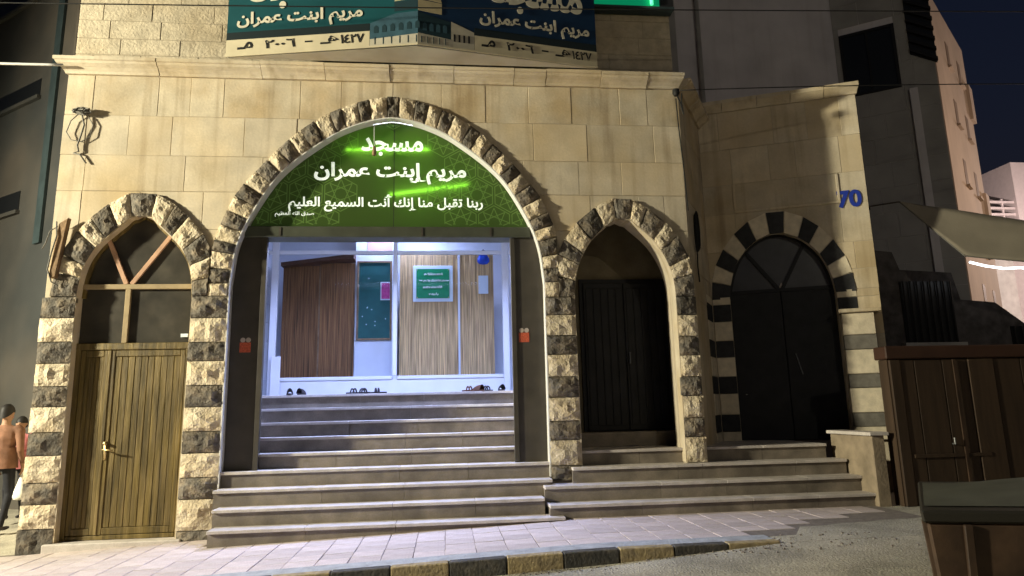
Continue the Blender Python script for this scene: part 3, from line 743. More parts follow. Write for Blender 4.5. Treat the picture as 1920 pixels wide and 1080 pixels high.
for T, a, k_ in ((TL, .13, 1.0), (TRr, .79, .925)):
    text(shape_ar('مريم ابنت عمران'), T, a, a+1.64*k_, 6.345, 6.60, .006, 'lettering_cream', 'lettering', ban, bold=.03)
    text(shape_ar('مسجد'), T, a+.15*k_, a+1.55*k_, 6.62, 7.08, .006, 'lettering_cream', 'lettering', ban, bold=.03)
    text('ـﻣ', T, a+.02*k_, a+.22*k_, 6.085, 6.185, .006, 'lettering_black', 'lettering', ban, bold=.02)
    text('٢٠٠٦', T, a+.38*k_, a+.78*k_, 6.075, 6.19, .006, 'lettering_black', 'lettering', ban, bold=.02)
    MB().prism(rect(a+.90*k_, a+1.0*k_, 6.125, 6.145), T, .004, .009).build('dash', M('lettering_black'), ban)
    text('ـﻫ', T, a+1.10*k_, a+1.34*k_, 6.085, 6.195, .006, 'lettering_black', 'lettering', ban, bold=.02)
    text('١٤٢٧', T, a+1.36*k_, a+1.66*k_, 6.075, 6.195, .006, 'lettering_black', 'lettering', ban, bold=.02)
# printed building across the fold: plain domed hall
pr_ = lambda T, q, d, m, n='printed_shape': MB().prism(q, T, 0, d).build(n, M(m), ban)
a0 = 1.865
pr_(TL, [(a0, zb0+.013), (lenL-.001, zb0+.013), (lenL-.001, 6.46), (lenL-.28, 6.445), (a0, 6.33)], .003, 'print_blue')
pr_(TL, [(a0, zb0+.014), (lenL-.001, zb0+.014), (lenL-.001, 6.15), (a0, 6.11)], .005, 'print_stone')
pr_(TL, [(lenL-.30, 6.47), (lenL-.001, 6.49), (lenL-.001, 6.62), (lenL-.30, 6.60)], .004, 'print_dark')
pr_(TL, [(lenL-.30, 6.61), (lenL-.001, 6.64), (lenL-.001, 6.98), (lenL-.12, 6.93), (lenL-.24, 6.80)], .005, 'print_gold')
for i in range(6):
    u = a0+.05+i*.105; h = 6.19+.007*i
    pr_(TL, [(u, h), (u+.055, h), (u+.055, h+.08), (u+.028, h+.105), (u, h+.08)], .006, 'print_dark', 'printed_window')
    pr_(TL, [(u+.01, zb0+.03), (u+.022, zb0+.03), (u+.022, 6.13), (u+.01, 6.13)], .008, 'print_dark', 'printed_line')
pr_(TRr, [(.001, zb0+.013), (.42, zb0+.013), (.42, 6.36), (.001, 6.45)], .003, 'print_dark')
pr_(TRr, [(.001, zb0+.014), (.42, zb0+.014), (.42, 6.12), (.001, 6.16)], .005, 'print_stone')
pr_(TRr, [(.001, 6.47), (.30, 6.45), (.30, 6.60), (.001, 6.62)], .004, 'print_gold')
pr_(TRr, [(.001, 6.64), (.30, 6.61), (.24, 6.80), (.12, 6.93), (.001, 6.98)], .005, 'print_gold')
pr_(TRr, [(.42, zb0+.013), (.715, zb0+.013), (.715, 6.26), (.42, 6.37)], .004, 'print_stone')
for i in range(4): pr_(TRr, [(.06+i*.085, 6.2), (.11+i*.085, 6.2), (.11+i*.085, 6.29), (.085+i*.085, 6.31), (.06+i*.085, 6.29)], .006, 'print_blue', 'printed_window')
for i in range(4): pr_(TRr, [(.45+i*.062, 6.10), (.475+i*.062, 6.10), (.475+i*.062, 6.20), (.45+i*.062, 6.20)], .007, 'lettering_black', 'printed_window')
for i in range(5): pr_(TRr, [(.04+i*.075, zb0+.03), (.05+i*.075, zb0+.03), (.05+i*.075, 6.12), (.04+i*.075, 6.12)], .008, 'print_dark', 'printed_line')

# green-lit fascia over the upper wall
gf = empty('green_fascia', (2.65, .0, 6.95)); tag(gf, 'green lit fascia box high on the upper wall beside the folded sign', 'light box')
MB().box(2.08, 3.02, -.02, .14, 6.99, 7.6).build('fascia_panel', M('green_glow'), gf)
MB().box(3.03, 3.22, -.02, .14, 6.96, 7.6).build('end_block', M('black_iron'), gf)
MB().tube([(2.90, -.05, 7.0), (2.90, -.05, 7.6)], .025, 8).build('green_tube', M('green_tube'), gf)
MB().box(2.06, 3.23, -.03, .15, 6.955, 6.987).build('lower_rail', M('teal_paint'), gf)

# ------------------------------------------------------------------ staircases
def stair_step(st, x0, x1, yf, z1, z0, depth, joints, nosing=.018):
    """riser + tread slabs split at the joints"""
    js = [x0]+sorted(j for j in joints if x0+.1 < j < x1-.1)+[x1]
    for a, b in zip(js, js[1:]):
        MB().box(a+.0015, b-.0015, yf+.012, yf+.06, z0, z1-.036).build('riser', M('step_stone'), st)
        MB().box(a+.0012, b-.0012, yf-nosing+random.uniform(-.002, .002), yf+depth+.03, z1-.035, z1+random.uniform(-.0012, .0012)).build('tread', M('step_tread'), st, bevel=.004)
rise, run = .18, .226
st = empty('main_staircase', (-.7, -.68, .1)); tag(st, 'wide pale stone staircase rising through the large arch to the lit hall', 'stairs')
zs1 = [.27+rise*i for i in range(9)]; yf1 = [-.68+run*i for i in range(9)]
ext = [(-2.50, 1.30), (-2.535, 1.11), (-2.61, 1.24), (-2.625, 1.25)]+[(-2.60, 1.16)]*5
for i in range(9):
    x0, x1 = ext[i]; jj = [-.62+.02*i, .35-.03*i] if i % 2 else [-.55+.03*i, -1.5+.04*i]
    stair_step(st, x0, x1, yf1[i], zs1[i], (zs1[i]-rise-.06) if i else -.1, run if i < 8 else .9, jj)
# solid side under the projecting steps
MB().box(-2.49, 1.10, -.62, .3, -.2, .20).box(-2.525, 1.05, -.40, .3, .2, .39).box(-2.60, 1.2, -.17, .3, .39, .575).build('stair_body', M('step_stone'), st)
st2 = empty('side_staircase', (3.1, -.6, .2)); tag(st2, 'narrower side staircase of four stone steps below the two dark doors', 'stairs')
zs2 = [.385, .565, .745, .925]; yf2 = [-.60, -.374, -.15, .085]
e2 = [(1.145, 5.02), (1.125, 5.0), (1.50, 4.97)]
for i in range(3):
    stair_step(st2, e2[i][0], e2[i][1], yf2[i], zs2[i], zs2[i]-.24, .25, [2.2+.3*i, 3.5-.2*i, 4.3])
stair_step(st2, 1.635, 2.962, yf2[3], zs2[3], .70, 1.2, [2.4]); stair_step(st2, 3.25, 4.86, yf2[3], zs2[3], .70, 1.6, [4.0])
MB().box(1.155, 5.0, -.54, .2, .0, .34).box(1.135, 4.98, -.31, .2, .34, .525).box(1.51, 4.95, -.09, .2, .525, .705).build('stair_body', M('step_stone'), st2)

# right-hand pillar and pedestal at the end of the steps
pl = empty('banded_jamb', (*T2(1.9, 0, 0)[:2], .93), mosque)
pz = [.93, 1.106, 1.293, 1.629, 1.82, 2.158, 2.364, 2.673]
for i, (a, b) in enumerate(zip(pz, pz[1:])):
    e = random.uniform(-.006, .006)
    MB().prism(rect(1.745+e, 2.16+e, a+.003, b-.003), T2, .012, .10).build('band_stone', M('band_pale' if i % 2 == 0 else 'band_grey'), pl, bevel=.008)
MB().prism(rect(1.70, 2.24, 2.676, 2.73), T2, .004, .16).build('cap', M('limestone'), pl, bevel=.008)
ck = empty('stair_cheek_wall', (5.1, -.5, .2)); tag(ck, 'low rendered cheek wall with flat cap at the right end of the side steps', 'wall')
MB().box(5.0, 5.16, -.66, .20, .12, 1.04).build('wall_body', M('cheek_render'), ck, bevel=.008)
MB().box(4.96, 5.20, -.70, .22, 1.043, 1.085).build('cap', M('step_tread'), ck, bevel=.006)

# ------------------------------------------------------------------ porch of the middle arch and wing door
porch = empty('porch', (2.3, .6, .92), mosque)
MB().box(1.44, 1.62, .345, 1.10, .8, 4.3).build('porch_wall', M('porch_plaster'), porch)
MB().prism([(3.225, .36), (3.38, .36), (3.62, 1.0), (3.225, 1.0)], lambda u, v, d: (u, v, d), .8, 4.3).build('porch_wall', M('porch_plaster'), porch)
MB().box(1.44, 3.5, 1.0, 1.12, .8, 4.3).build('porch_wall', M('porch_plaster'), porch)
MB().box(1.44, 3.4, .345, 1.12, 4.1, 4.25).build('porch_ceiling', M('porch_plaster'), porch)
MB().box(1.622, 3.224, .72, .998, .926, 1.115).build('threshold', M('step_stone'), porch, bevel=.006)
dd = empty('dark_double_door', (2.5, .95, 1.12), mosque)
MB().box(1.90, 3.16, .955, .995, 1.12, 3.26).build('door_frame', M('black_door'), dd)
for x0, x1 in ((1.95, 2.525), (2.535, 3.11)):
    MB().box(x0, x1, .925, .953, 1.13, 3.20).build('door_leaf', M('black_door'), dd, bevel=.005)
    for k in range(5): MB().box(x0+.03+k*.108, x0+.125+k*.108, .912, .924, 1.2, 3.12).build('board', M('black_door'), dd, bevel=.004)
MB().tube([(2.57, .90, 2.05), (2.57, .87, 2.05), (2.57, .87, 2.2), (2.57, .90, 2.2)], .008).build('handle', M('steel_pole'), dd)
wd = empty('metal_arched_door', (*T2(1.0, .93, -.15)[:2], .93), mosque)
ip = [(.274, .92)]+R_IN+[(1.726, .92)]
MB().prism(ip, T2, -.24, -.19).build('backing', M('black_door'), wd)
zt_ = k11(2.93)
MB().prism(rect(.275, 1.0-.004, .93, zt_), T2, -.185, -.14).build('door_leaf', M('black_door'), wd, bevel=.004)
MB().prism(rect(1.0+.004, 1.725, .93, zt_), T2, -.185, -.14).build('door_leaf', M('black_door'), wd, bevel=.004)
MB().prism([p for p in [(.30, zt_+.04)]+[q for q in R_IN if q[1] > zt_]+[(1.70, zt_+.04)]], T2, -.185, -.16).build('glass_pane', M('dark_glass_grey'), wd)
MB().prism(rect(.28, 1.72, zt_, zt_+.05), T2, -.185, -.13).build('transom_bar', M('black_iron'), wd)
for tu, tv in ((.52, k11(3.55)), (1.40, k11(3.60))):
    MB().bar(T2(1.0+(.03 if tu > 1 else -.03), zt_+.05, -.145), T2(tu, tv, -.145), .05, .03, up=(N2.x, N2.y, 0)).build('fan_bar', M('black_iron'), wd)
rb = MB(); ci = [(1.0+(x-1.0)*.955, z-.03 if z > 3.2 else z) for x, z in R_IN]
for i in range(len(R_IN)-1): rb.prism([R_IN[i], R_IN[i+1], ci[i+1], ci[i]], T2, -.18, -.13)
rb.build('arched_frame', M('black_iron'), wd)
MB().bar(T2(1.12, 2.15, -.125), T2(1.19, 1.85, -.125), .012, .012).build('handle', M('steel_pole'), wd)
MB().prism([(.98, zt_+.06), (1.06, zt_+.06), (1.02, zt_+.14)], T2, -.158, -.154).build('warning_mark', M('sticker_white'), wd)

# ------------------------------------------------------------------ entrance hall
hall = empty('entrance_hall', (-.7, 1.6, 1.71), mosque)
HX0, HX1, HY1, HZ = -2.88, 1.32, 3.1, 4.75; FL = 1.71
MB().box(HX0-.1, HX0, .34, HY1+.1, .5, HZ+.1).build('side_wall', M('hall_white'), hall)
MB().box(HX1, HX1+.1, .34, HY1+.1, .5, HZ+.1).build('side_wall', M('hall_white'), hall)
MB().box(HX0, HX1, HY1, HY1+.1, FL, HZ).build('back_wall', M('hall_white'), hall)
MB().box(HX0-.1, HX1+.1, .30, HY1+.1, HZ, HZ+.1).build('ceiling', M('hall_white'), hall)
MB().box(HX0, HX1, 1.8, HY1, FL-.1, FL-.002).build('landing_floor', M('hall_tile'), hall)
MB().box(HX0, -2.605, .345, 1.9, .5, FL-.004).build('stair_cheek', M('hall_white'), hall)
MB().box(1.165, HX1, .345, 1.9, .5, FL-.004).build('stair_cheek', M('hall_white'), hall)
for k in range(9):
    for j in range(6):
        for xw, s_ in ((HX1, -1), (HX0, 1)):
            y0 = 1.15+j*.33; z0 = FL+k*.30
            if y0+.33 > HY1+.05: continue
            MB().box(min(xw, xw+s_*.012), max(xw, xw+s_*.012), y0+.004, y0+.326, z0+.004, z0+.296).build('wall_tile', M('hall_tile'), hall)
# hall lights; the rear ceiling one is added to brighten the reed screens
for k, (fx, fy, fz) in enumerate(((-1.45, .44, 3.87), (.05, .44, 3.87), (-.75, 2.50, HZ))):
    fl = empty('fluorescent_lamp', (fx, fy, fz-.1)); tag(fl, ('left white fluorescent lamp behind the shutter box', 'right white fluorescent lamp behind the shutter box', 'added fluorescent ceiling lamp brightening the reeds behind the glass partition')[k], 'lamp', 'hall lamps')
    MB().box(fx-.62, fx+.62, fy-.06, fy+.06, fz-.05, fz-.002).build('housing', M('alu_white'), fl)
    MB().tube([(fx-.58, fy, fz-.075), (fx+.58, fy, fz-.075)], .016, 8).build('light_tube', M('tube_glow'), fl)
    for s_ in (-1, 1): MB().box(fx+s_*.6-.015, fx+s_*.6+.015, fy-.02, fy+.02, fz-.1, fz-.05).build('tube_holder', M('alu_white'), fl)
    ld = bpy.data.lights.new('fluorescent_light', 'AREA'); ld.shape = 'RECTANGLE'; ld.size = 1.16; ld.size_y = .05; ld.energy = HALL_ENERGY*(.78, .78, .42)[k]; ld.color = (.42, .53, 1.0)
    lo = bpy.data.objects.new('fluorescent_light', ld); COL.objects.link(lo); par(lo, fl); lo.location = (fx, fy, fz-.11); lo.rotation_euler = (R((-8, -8, 0)[k]), 0, 0)
# aluminium glazed partition
gp = empty('glazed_partition', (-.8, 2.2, FL)); tag(gp, 'white aluminium framed glass partition across the top of the stairs', 'partition')
yp = 2.2
def frame(x0, x1, z0, z1, n='frame_bar'): MB().box(x0, x1, yp-.03, yp+.03, z0, z1).build(n, M('alu_white'), gp, bevel=.006)
frame(-2.70, -2.60, FL, 4.72); frame(.90, 1.00, FL, 4.72); frame(-.83, -.765, 2.0, 4.72)
frame(-2.597, -.833, 3.925, 3.985); frame(-.762, .897, 3.925, 3.985); frame(-2.597, -.833, 1.945, 2.0); frame(-.762, .897, 1.945, 2.0)
frame(HX0+.02, -2.703, 3.925, 3.975); frame(1.003, HX1-.02, 3.925, 3.975)
MB().box(-2.597, .897, yp-.012, yp+.012, FL, 1.943).build('kick_panel', M('hall_white'), gp)
for x0, x1, z0, z1 in ((-2.597, -.833, 2.0, 3.925), (-.762, .897, 2.0, 3.925), (-2.597, -.833, 3.985, 4.72), (-.762, .897, 3.985, 4.72)):
    MB().box(x0, x1, yp-.003, yp+.003, z0, z1).build('glass_pane', M('clear_glass'), gp)
# reed screens
def reed(name, label, x0, x1, z0, z1, y, m, cat='screen', rot=0, piv=None):
    root = empty(name, (x0, y, z0)); tag(root, label, cat)
    mb = MB(); n = int((x1-x0)/.0125); w = (x1-x0)/n
    MB().box(x0, x1, y+.008, y+.03, z0, z1).build('backing_board', M(m), root)
    for i in range(n):
        a = x0+i*w; d = random.uniform(.004, .010); s_ = random.uniform(-.01, .01)
        mb.box(a+.001, a+w-.001, y+.008-d, y+.0079, z0+.005+abs(s_), z1-.005-abs(s_*.7))
    o = mb.build('reeds', M(m), root); o['kind'] = 'stuff'
    if rot:
        root.matrix_world = Matrix.Translation(piv) @ Matrix.Rotation(R(rot), 4, 'Z') @ Matrix.Translation(-Vector(piv)) @ Matrix.Translation((x0, y, z0))
    return root
ra = reed('reed_door', 'dark brown reed-covered door leaf at the left of the lit hall', -2.655, -2.07, 1.78, 3.86, 2.72, 'reed_dark', 'door')
rb_ = reed('reed_door', 'dark brown reed-covered door leaf beside the green notice board', -2.06, -1.50, 1.78, 3.90, 2.70, 'reed_dark', 'door')
MB().box(-2.072, -2.05, 2.685, 2.70, 1.80, 3.85).build('edge_strip', M('planks_old'), rb_)
MB().hexa([(-2.66, 2.55, 3.82), (-1.49, 2.45, 3.93), (-1.49, 2.8, 3.93), (-2.66, 2.8, 3.82), (-2.66, 2.55, 3.88), (-1.49, 2.45, 4.0), (-1.49, 2.8, 4.0), (-2.66, 2.8, 3.88)]).build('door_head', M('wood_dark'), ra)
nb = empty('notice_board', (-1.17, 2.69, 2.62)); tag(nb, 'dark green notice board in wooden frame on white hall wall', 'notice board')
MB().box(-1.43, -.92, 2.69, 2.71, 2.64, 3.90).build('board', M('board_green'), nb)
for q in ((-1.46, -1.43, 2.61, 3.93), (-.92, -.89, 2.61, 3.93), (-1.43, -.92, 2.61, 2.64), (-1.43, -.92, 3.90, 3.93)): MB().box(q[0], q[1], 2.675, 2.71, q[2], q[3]).build('frame_bar', M('planks_old'), nb, bevel=.004)
for k in range(9): MB().lathe([(.001, 0), (.008, 0), (.008, .004), (.001, .004)], (0, 0, 0), 8).build('pin', M('paper'), nb).matrix_basis = Matrix.Translation((random.uniform(-1.4, -.95), 2.69, random.uniform(2.8, 3.8))) @ Matrix.Rotation(R(90), 4, 'X')
MB().box(-1.49, -.80, 2.72, 2.75, FL, 4.6).build('hall_panel', M('hall_white'), hall)
MB().box(-.885, -.80, 2.64, 2.718, FL, 4.6).build('hall_post', M('hall_white'), hall)
pk = empty('pink_notice', (-.99, 2.68, 3.28)); tag(pk, 'small pink notice with white border on the green board', 'notice')
MB().box(-1.075, -.91, 2.683, 2.689, 3.27, 3.575).build('border', M('paper'), pk); MB().box(-1.06, -.925, 2.679, 2.6825, 3.29, 3.555).build('print', M('poster_pink'), pk)
reed('reed_screen', 'pale straw reed screen behind the framed green sign', -.765, .20, 1.80, 4.06, 2.72, 'reed_pale')
rs2 = reed('reed_screen', 'narrow pale reed screen at the right of the lit hall', .235, .80, 1.80, 4.06, 2.72, 'reed_pale')
MB().box(.203, .232, 2.70, 2.73, 1.80, 4.08).build('joint_strip', M('alu_white'), rs2)
fs = empty('framed_sign', (-.2, 2.69, 3.23)); tag(fs, 'green sign with white writing in pale frame on the straw screen', 'sign')
MB().box(-.545, .115, 2.69, 2.706, 3.24, 3.85).build('frame', M('paper'), fs, bevel=.004); MB().box(-.49, .06, 2.685, 2.6895, 3.295, 3.795).build('panel', M('sign_green'), fs)
random.seed(5)
for k, (zz, x0, x1) in enumerate(((3.70, -.36, -.06), (3.59, -.44, .0), (3.48, -.38, -.06), (3.36, -.28, -.12))):
    sq = MB(); x = x0
    while x < x1:
        w = random.uniform(.02, .055); pts = [(x+w*t/6, 2.6835, zz+.014*math.sin(t*1.3+x*40)+(.018 if random.random() < .15 else 0)) for t in range(7)]
        sq.tube(pts, .006, 5); x += w+random.uniform(.004, .018)
    sq.build('writing', M('lettering_white'), fs)
for x in (-.475, .045):
    for z in (3.31, 3.78): MB().lathe([(.001, 0), (.010, 0), (.008, .005), (.001, .006)], (0, 0, 0), 8).build('screw', M('brass'), fs).matrix_basis = Matrix.Translation((x, 2.685, z)) @ Matrix.Rotation(R(90), 4, 'X')
bl = empty('blue_bag', (.63, 2.66, 3.87)); tag(bl, 'small blue bag hung high on the narrow reed screen', 'bag')
MB().lathe([(.02, .17), (.07, .15), (.10, .09), (.105, .04), (.07, 0), (.02, -.01)], (.63, 2.65, 3.87), 14, 1, .4).build('bag_body', M('blue_plastic'), bl, smooth=True)
MB().tube([(.60, 2.65, 4.02), (.60, 2.65, 4.09), (.63, 2.66, 4.12), (.66, 2.65, 4.09), (.66, 2.65, 4.02)], .008, 6).build('strap', M('shoe_dark'), bl)
wp = MB().box(.545, .71, 2.70, 2.7045, 3.37, 3.68).build('wall_paper_sheet', M('paper')); tag(wp, 'plain pale paper sheet pinned to the narrow reed screen', 'paper')
ps = MB().box(-1.30, -.88, 2.708, 2.716, 4.07, 4.45).build('rose_poster', M('poster_rose')); tag(ps, 'rose pink poster above the green notice board, cut by the shutter box', 'poster')
wf = MB().box(-2.64, -2.50, 2.10, 2.13, FL, 2.32).build('white_board', M('hall_white'), bevel=.006); tag(wf, 'short white board standing at the foot of the left frame post', 'board')
# shoes
def shoe(x, y, rz, label, m, kind=0):
    s_ = empty('sandal' if kind else 'shoe', (x, y, FL)); tag(s_, label, 'shoe', 'shoes left on the landing')
    sole = []; L_ = .125
    for k in range(16):
        t = 2*math.pi*k/16; sole.append((.045*math.sin(t)*(1+.18*math.cos(t)), L_*math.cos(t)))
    rot = lambda u, v, d: (x+u*math.cos(rz)-v*math.sin(rz), y+u*math.sin(rz)+v*math.cos(rz), FL+d)
    MB().prism(sole, rot, .001, .022).build('sole', M(m), s_)
    up_ = MB()
    if kind:
        for v0 in (.03, -.01): up_.tube([rot(.047*math.cos(R(a)), v0, .015+.055*math.sin(R(a))) for a in range(0, 181, 20)], .011, 6)
        up_.build('strap', M(m), s_)
    else:
        for ring in range(5):
            v = .115-.05*ring; h = (.03, .05, .065, .07, .075)[ring]; wd_ = (.025, .042, .046, .044, .042)[ring]
            for k in range(9):
                a = math.pi*k/8; up_.v.append(rot(wd_*math.cos(a), v, .018+h*math.sin(a)))
        for i in range(4):
            for k in range(8): up_.f.append((i*9+k, i*9+k+1, (i+1)*9+k+1, (i+1)*9+k))
        up_.build('upper', M(m), s_, smooth=True)
ys_ = 1.22
for (x, rz, lb, m, kd) in ((-2.14, .2, 'black shoe at the left end of the landing edge, nearer the frame', 'shoe_dark', 0), (-1.99, -.15, 'black shoe at the left end of the landing edge, further from the frame', 'shoe_dark', 0),
        (-1.27, 1.2, 'flat dark sandal lying sideways below the notice board', 'shoe_dark', 1), (-1.14, .9, 'dark sandal beside the sideways one below the notice board', 'shoe_dark', 1), (-.95, 1.5, 'open strap sandal standing alone near the middle of the landing edge', 'shoe_dark', 1),
        (.33, 1.1, 'brown sandal left of the pile at the right of the landing', 'shoe_brown', 1), (.45, .6, 'brown shoe in the middle of the pile at the right of the landing', 'shoe_brown', 0), (.56, -.9, 'dark sandal right of the pile on the landing', 'shoe_dark', 1), (.78, .1, 'single black shoe beside the right frame post', 'shoe_dark', 0)):
    shoe(x, ys_+random.uniform(-.02, .03), rz, lb, m, kd)

# ------------------------------------------------------------------ wires and fittings on the front
def wire(name, pts, r, m, label, cat='cable'):
    o = MB().tube(pts, r, 6).build(name, M(m), smooth=True); tag(o, label, cat); return o
def sag(a, b, s_, n=24):
    a, b = Vector(a), Vector(b); return [a.lerp(b, i/n)-Vector((0, 0, s_*4*(i/n)*(1-i/n))) for i in range(n+1)]
wire('overhead_wire', sag((-6.0, -.9, 6.10), (9.5, -.9, 6.60), .03), .007, 'wire_black', 'thin black wire crossing the top of the picture in front of the folded sign')
wire('overhead_wire', sag((3.15, -.22, 5.62), (9.2, -.3, 5.84), -.03), .007, 'wire_black', 'thin black wire running right from the facade corner past the wing')
wire('white_cable', sag((-9.0, -.15, 5.83), (-4.72, -.15, 5.785), .02), .016, 'wire_white', 'white cable running left from the cornice corner')
cb = empty('cable_bundle', (-4.50, -.03, 4.6)); tag(cb, 'tangled cable bundle hanging from a hook under the left cornice corner', 'cable')
bt = MB(); random.seed(3)
for k in range(16):
    c = Vector((-4.50, -.06, 5.22)); pts = []
    a0_ = random.uniform(0, 6.28); rr = random.uniform(.03, .08)
    for i in range(10): t = a0_+i*.75; pts.append(c+Vector((rr*1.5*math.cos(t), random.uniform(-.03, .03), rr*.6*math.sin(t)+random.uniform(-.01, .01))))
    bt.tube(pts, .008, 5)
bt.build('knot', M('wire_grey'), cb)
MB().tube([(-4.50, -.05, 5.2), (-4.46, -.04, 5.05), (-4.49, -.03, 4.92), (-4.52, -.035, 4.78), (-4.50, -.03, 4.70), (-4.56, -.03, 4.68), (-4.48, -.03, 4.66), (-4.40, -.03, 4.55)], .010, 6).build('strand', M('wire_grey'), cb, smooth=True)
MB().tube([(-4.52, -.05, 5.2), (-4.62, -.04, 5.1), (-4.66, -.04, 4.95), (-4.60, -.03, 4.85), (-4.48, -.03, 4.83), (-4.38, -.03, 4.9), (-4.36, -.03, 5.05), (-4.42, -.03, 5.15)], .006, 6).build('strand', M('wire_grey'), cb, smooth=True)
pk_ = empty('old_plank', (-4.55, -.05, 3.15)); tag(pk_, 'weathered wooden plank fixed upright beside the left arch with loose wires', 'plank')
MB().hexa([(-4.665, -.10, 3.10), (-4.58, -.10, 3.10), (-4.58, -.03, 3.10), (-4.665, -.03, 3.10), (-4.60, -.11, 3.76), (-4.49, -.11, 3.84), (-4.49, -.04, 3.84), (-4.60, -.04, 3.76)]).build('board', M('planks_old'), pk_, bevel=.012)
MB().tube([(-4.62, -.115, 3.78), (-4.60, -.12, 3.6), (-4.64, -.12, 3.4), (-4.67, -.11, 3.2), (-4.62, -.10, 3.05), (-4.55, -.08, 3.0)], .008, 6).tube([(-4.60, -.115, 3.72), (-4.68, -.12, 3.66), (-4.74, -.08, 3.52), (-4.78, -.06, 3.46)], .006, 6).build('loose_wire', M('wire_grey'), pk_)
cl = empty('cable_coil', (3.35, .1, 3.3)); tag(cl, 'coil of black cable hanging on the oblique return wall between the right arches', 'cable')
ct = MB()
for k in range(4): ct.tube([T3(.42+.10*math.cos(R(a))*(1+.1*k), 3.78+.27*math.sin(R(a))+.015*k, .03+.01*k) for a in range(0, 360, 20)], .009, 6, closed=True)
ct.build('loops', M('wire_black'), cl); MB().tube([T3(.42, 3.5, .03), T3(.38, 3.3, .03), T3(.43, 3.1, .03)], .01, 6).build('tail', M('wire_black'), cl)
fc = empty('cornice_floodlight', (3.12, -.1, 5.6)); tag(fc, 'small dark lamp bracket with looped cable at the right end of the cornice', 'lamp')
MB().lathe([(.02, .06), (.045, .05), (.05, 0), (.03, -.04)], (3.13, -.12, 5.63), 12).build('head', M('wire_black'), fc)
MB().tube([(3.13, -.12, 5.62), (3.19, -.1, 5.5), (3.235, -.06, 5.36), (3.23, -.04, 5.52), (3.25, -.02, 5.68)], .009, 6).tube([(3.16, -.02, 5.6), (3.17, -.02, 5.2), (3.20, -.02, 4.6), (3.22, -.015, 4.0)], .008, 6).build('cable', M('wire_black'), fc)
# ------------------------------------------------------------------ street lamps and added fill lamps
def street_or_fill_lamp(spec, base, label, nm):
    x, y, z = spec['pos']; root = empty('street_or_fill_lamp', (*base, zpav(base[0]))); tag(root, label, 'street lamp')
    bx_, by = base; zb_ = zpav(bx_)
    MB().tube([(bx_, by, zb_), (bx_, by, z-.3), (bx_+(x-bx_)*.3, by+(y-by)*.3, z+.1), (x, y, z+.14)], [.09, .06, .05, .04], 10).build('pole', M('steel_pole'), root, smooth=True)
    MB().box(x-.28, x+.28, y-.14, y+.14, z+.08, z+.20).build('lamp_head', M('steel_pole'), root, bevel=.02)
    MB().box(x-.22, x+.22, y-.10, y+.10, z+.062, z+.078).build('lens', M('lamp_lens'), root)
    ld = bpy.data.lights.new('lamp_light', 'SPOT' if 'aim' in spec else 'POINT'); ld.energy = spec['energy']; ld.color = spec['color']; ld.shadow_soft_size = spec.get('soft', .12)
    lo = bpy.data.objects.new('lamp_light', ld); COL.objects.link(lo); par(lo, root); lo.location = (x, y, z-.06)
    if 'aim' in spec:
        ld.spot_size = R(spec['cone']); ld.spot_blend = .8; lo.rotation_euler = (Vector(spec['aim'])-Vector((x, y, z-.06))).to_track_quat('-Z', 'Y').to_euler()
street_or_fill_lamp(LAMP_FAR, (32.0, 20.5), 'added lamp far down the side street brightening the pale building', 3)
street_or_fill_lamp(LAMP_MAIN, (-16.0, -2.8), 'street lamp on a tall pole up the street to the left', 0)
street_or_fill_lamp(LAMP_FILL, (5.5, -16.0), 'added fill lamp on a pole behind the viewer', 1)
street_or_fill_lamp(LAMP_SIDE, (21.5, 4.0), 'street lamp in the side street to the right', 2)

# ------------------------------------------------------------------ neighbouring buildings
# grey building behind the wing
gb = empty('grey_building', (7.5, 4.5, 0)); tag(gb, 'tall plain grey building rising behind the wing with one dark window', 'building')
MB().prism([(3.3, 4.0), (8.3, 4.0), (9.75, 3.05), (11.2, 9.0), (3.3, 9.0)], lambda u, v, d: (u, v, d), -.2, 16).build('wall', M('grey_render'), gb)
F0 = Vector((8.3, 4.0)); F1 = Vector((9.75, 3.05)); DF = (F1-F0).normalized(); NF = Vector((DF.y, -DF.x))
TF = lambda u, v, d: (F0.x+DF.x*u+NF.x*d, F0.y+DF.y*u+NF.y*d, v)
LF = (F1-F0).length
for k in range(26):
    z0 = 2.0+k*.52; js = [0, .5+.25*(k % 2), 1.15+.2*(k % 2), LF]
    for a, b in zip(js, js[1:]):
        if a < 1.15 and b > .14 and z0 < 9.05 and z0+.52 > 7.8:      # stones cut for the window
            if a < .10: MB().prism(rect(a+.004, .10, z0+.004, z0+.516), TF, 0, .012).build('facing_stone', M('grey_stone'), gb)
            if b > 1.12: MB().prism(rect(1.12, b-.004, z0+.004, z0+.516), TF, 0, .012).build('facing_stone', M('grey_stone'), gb)
            continue
        MB().prism(rect(a+.004, b-.004, z0+.004, z0+.516), TF, 0, .012).build('facing_stone', M('grey_stone'), gb)
w_ = MB().prism(rect(.16, 1.06, 7.76, 9.06), TF, .001, .006).build('window', M('window_void'), gb)
for q in (rect(.10, .16, 7.70, 9.12), rect(1.06, 1.12, 7.70, 9.12), rect(.16, 1.06, 7.70, 7.76), rect(.16, 1.06, 9.06, 9.12), rect(.59, .63, 7.76, 9.06)): MB().prism(q, TF, .001, .03).build('window_frame', M('black_iron'), w_)
MB().tube([(5.25, 3.93, 4.5), (5.30, 3.93, 14)], .05, 8).build('downpipe', M('grey_stone'), gb)
MB().box(4.62, 4.78, 3.90, 4.0, 4.5, 15).build('corner_strip', M('grey_stone'), gb)
MB().prism(rect(LF-.50, LF-.36, 2.0, 7.6), TF, .012, .09).build('pipe_casing', M('grey_render'), gb)
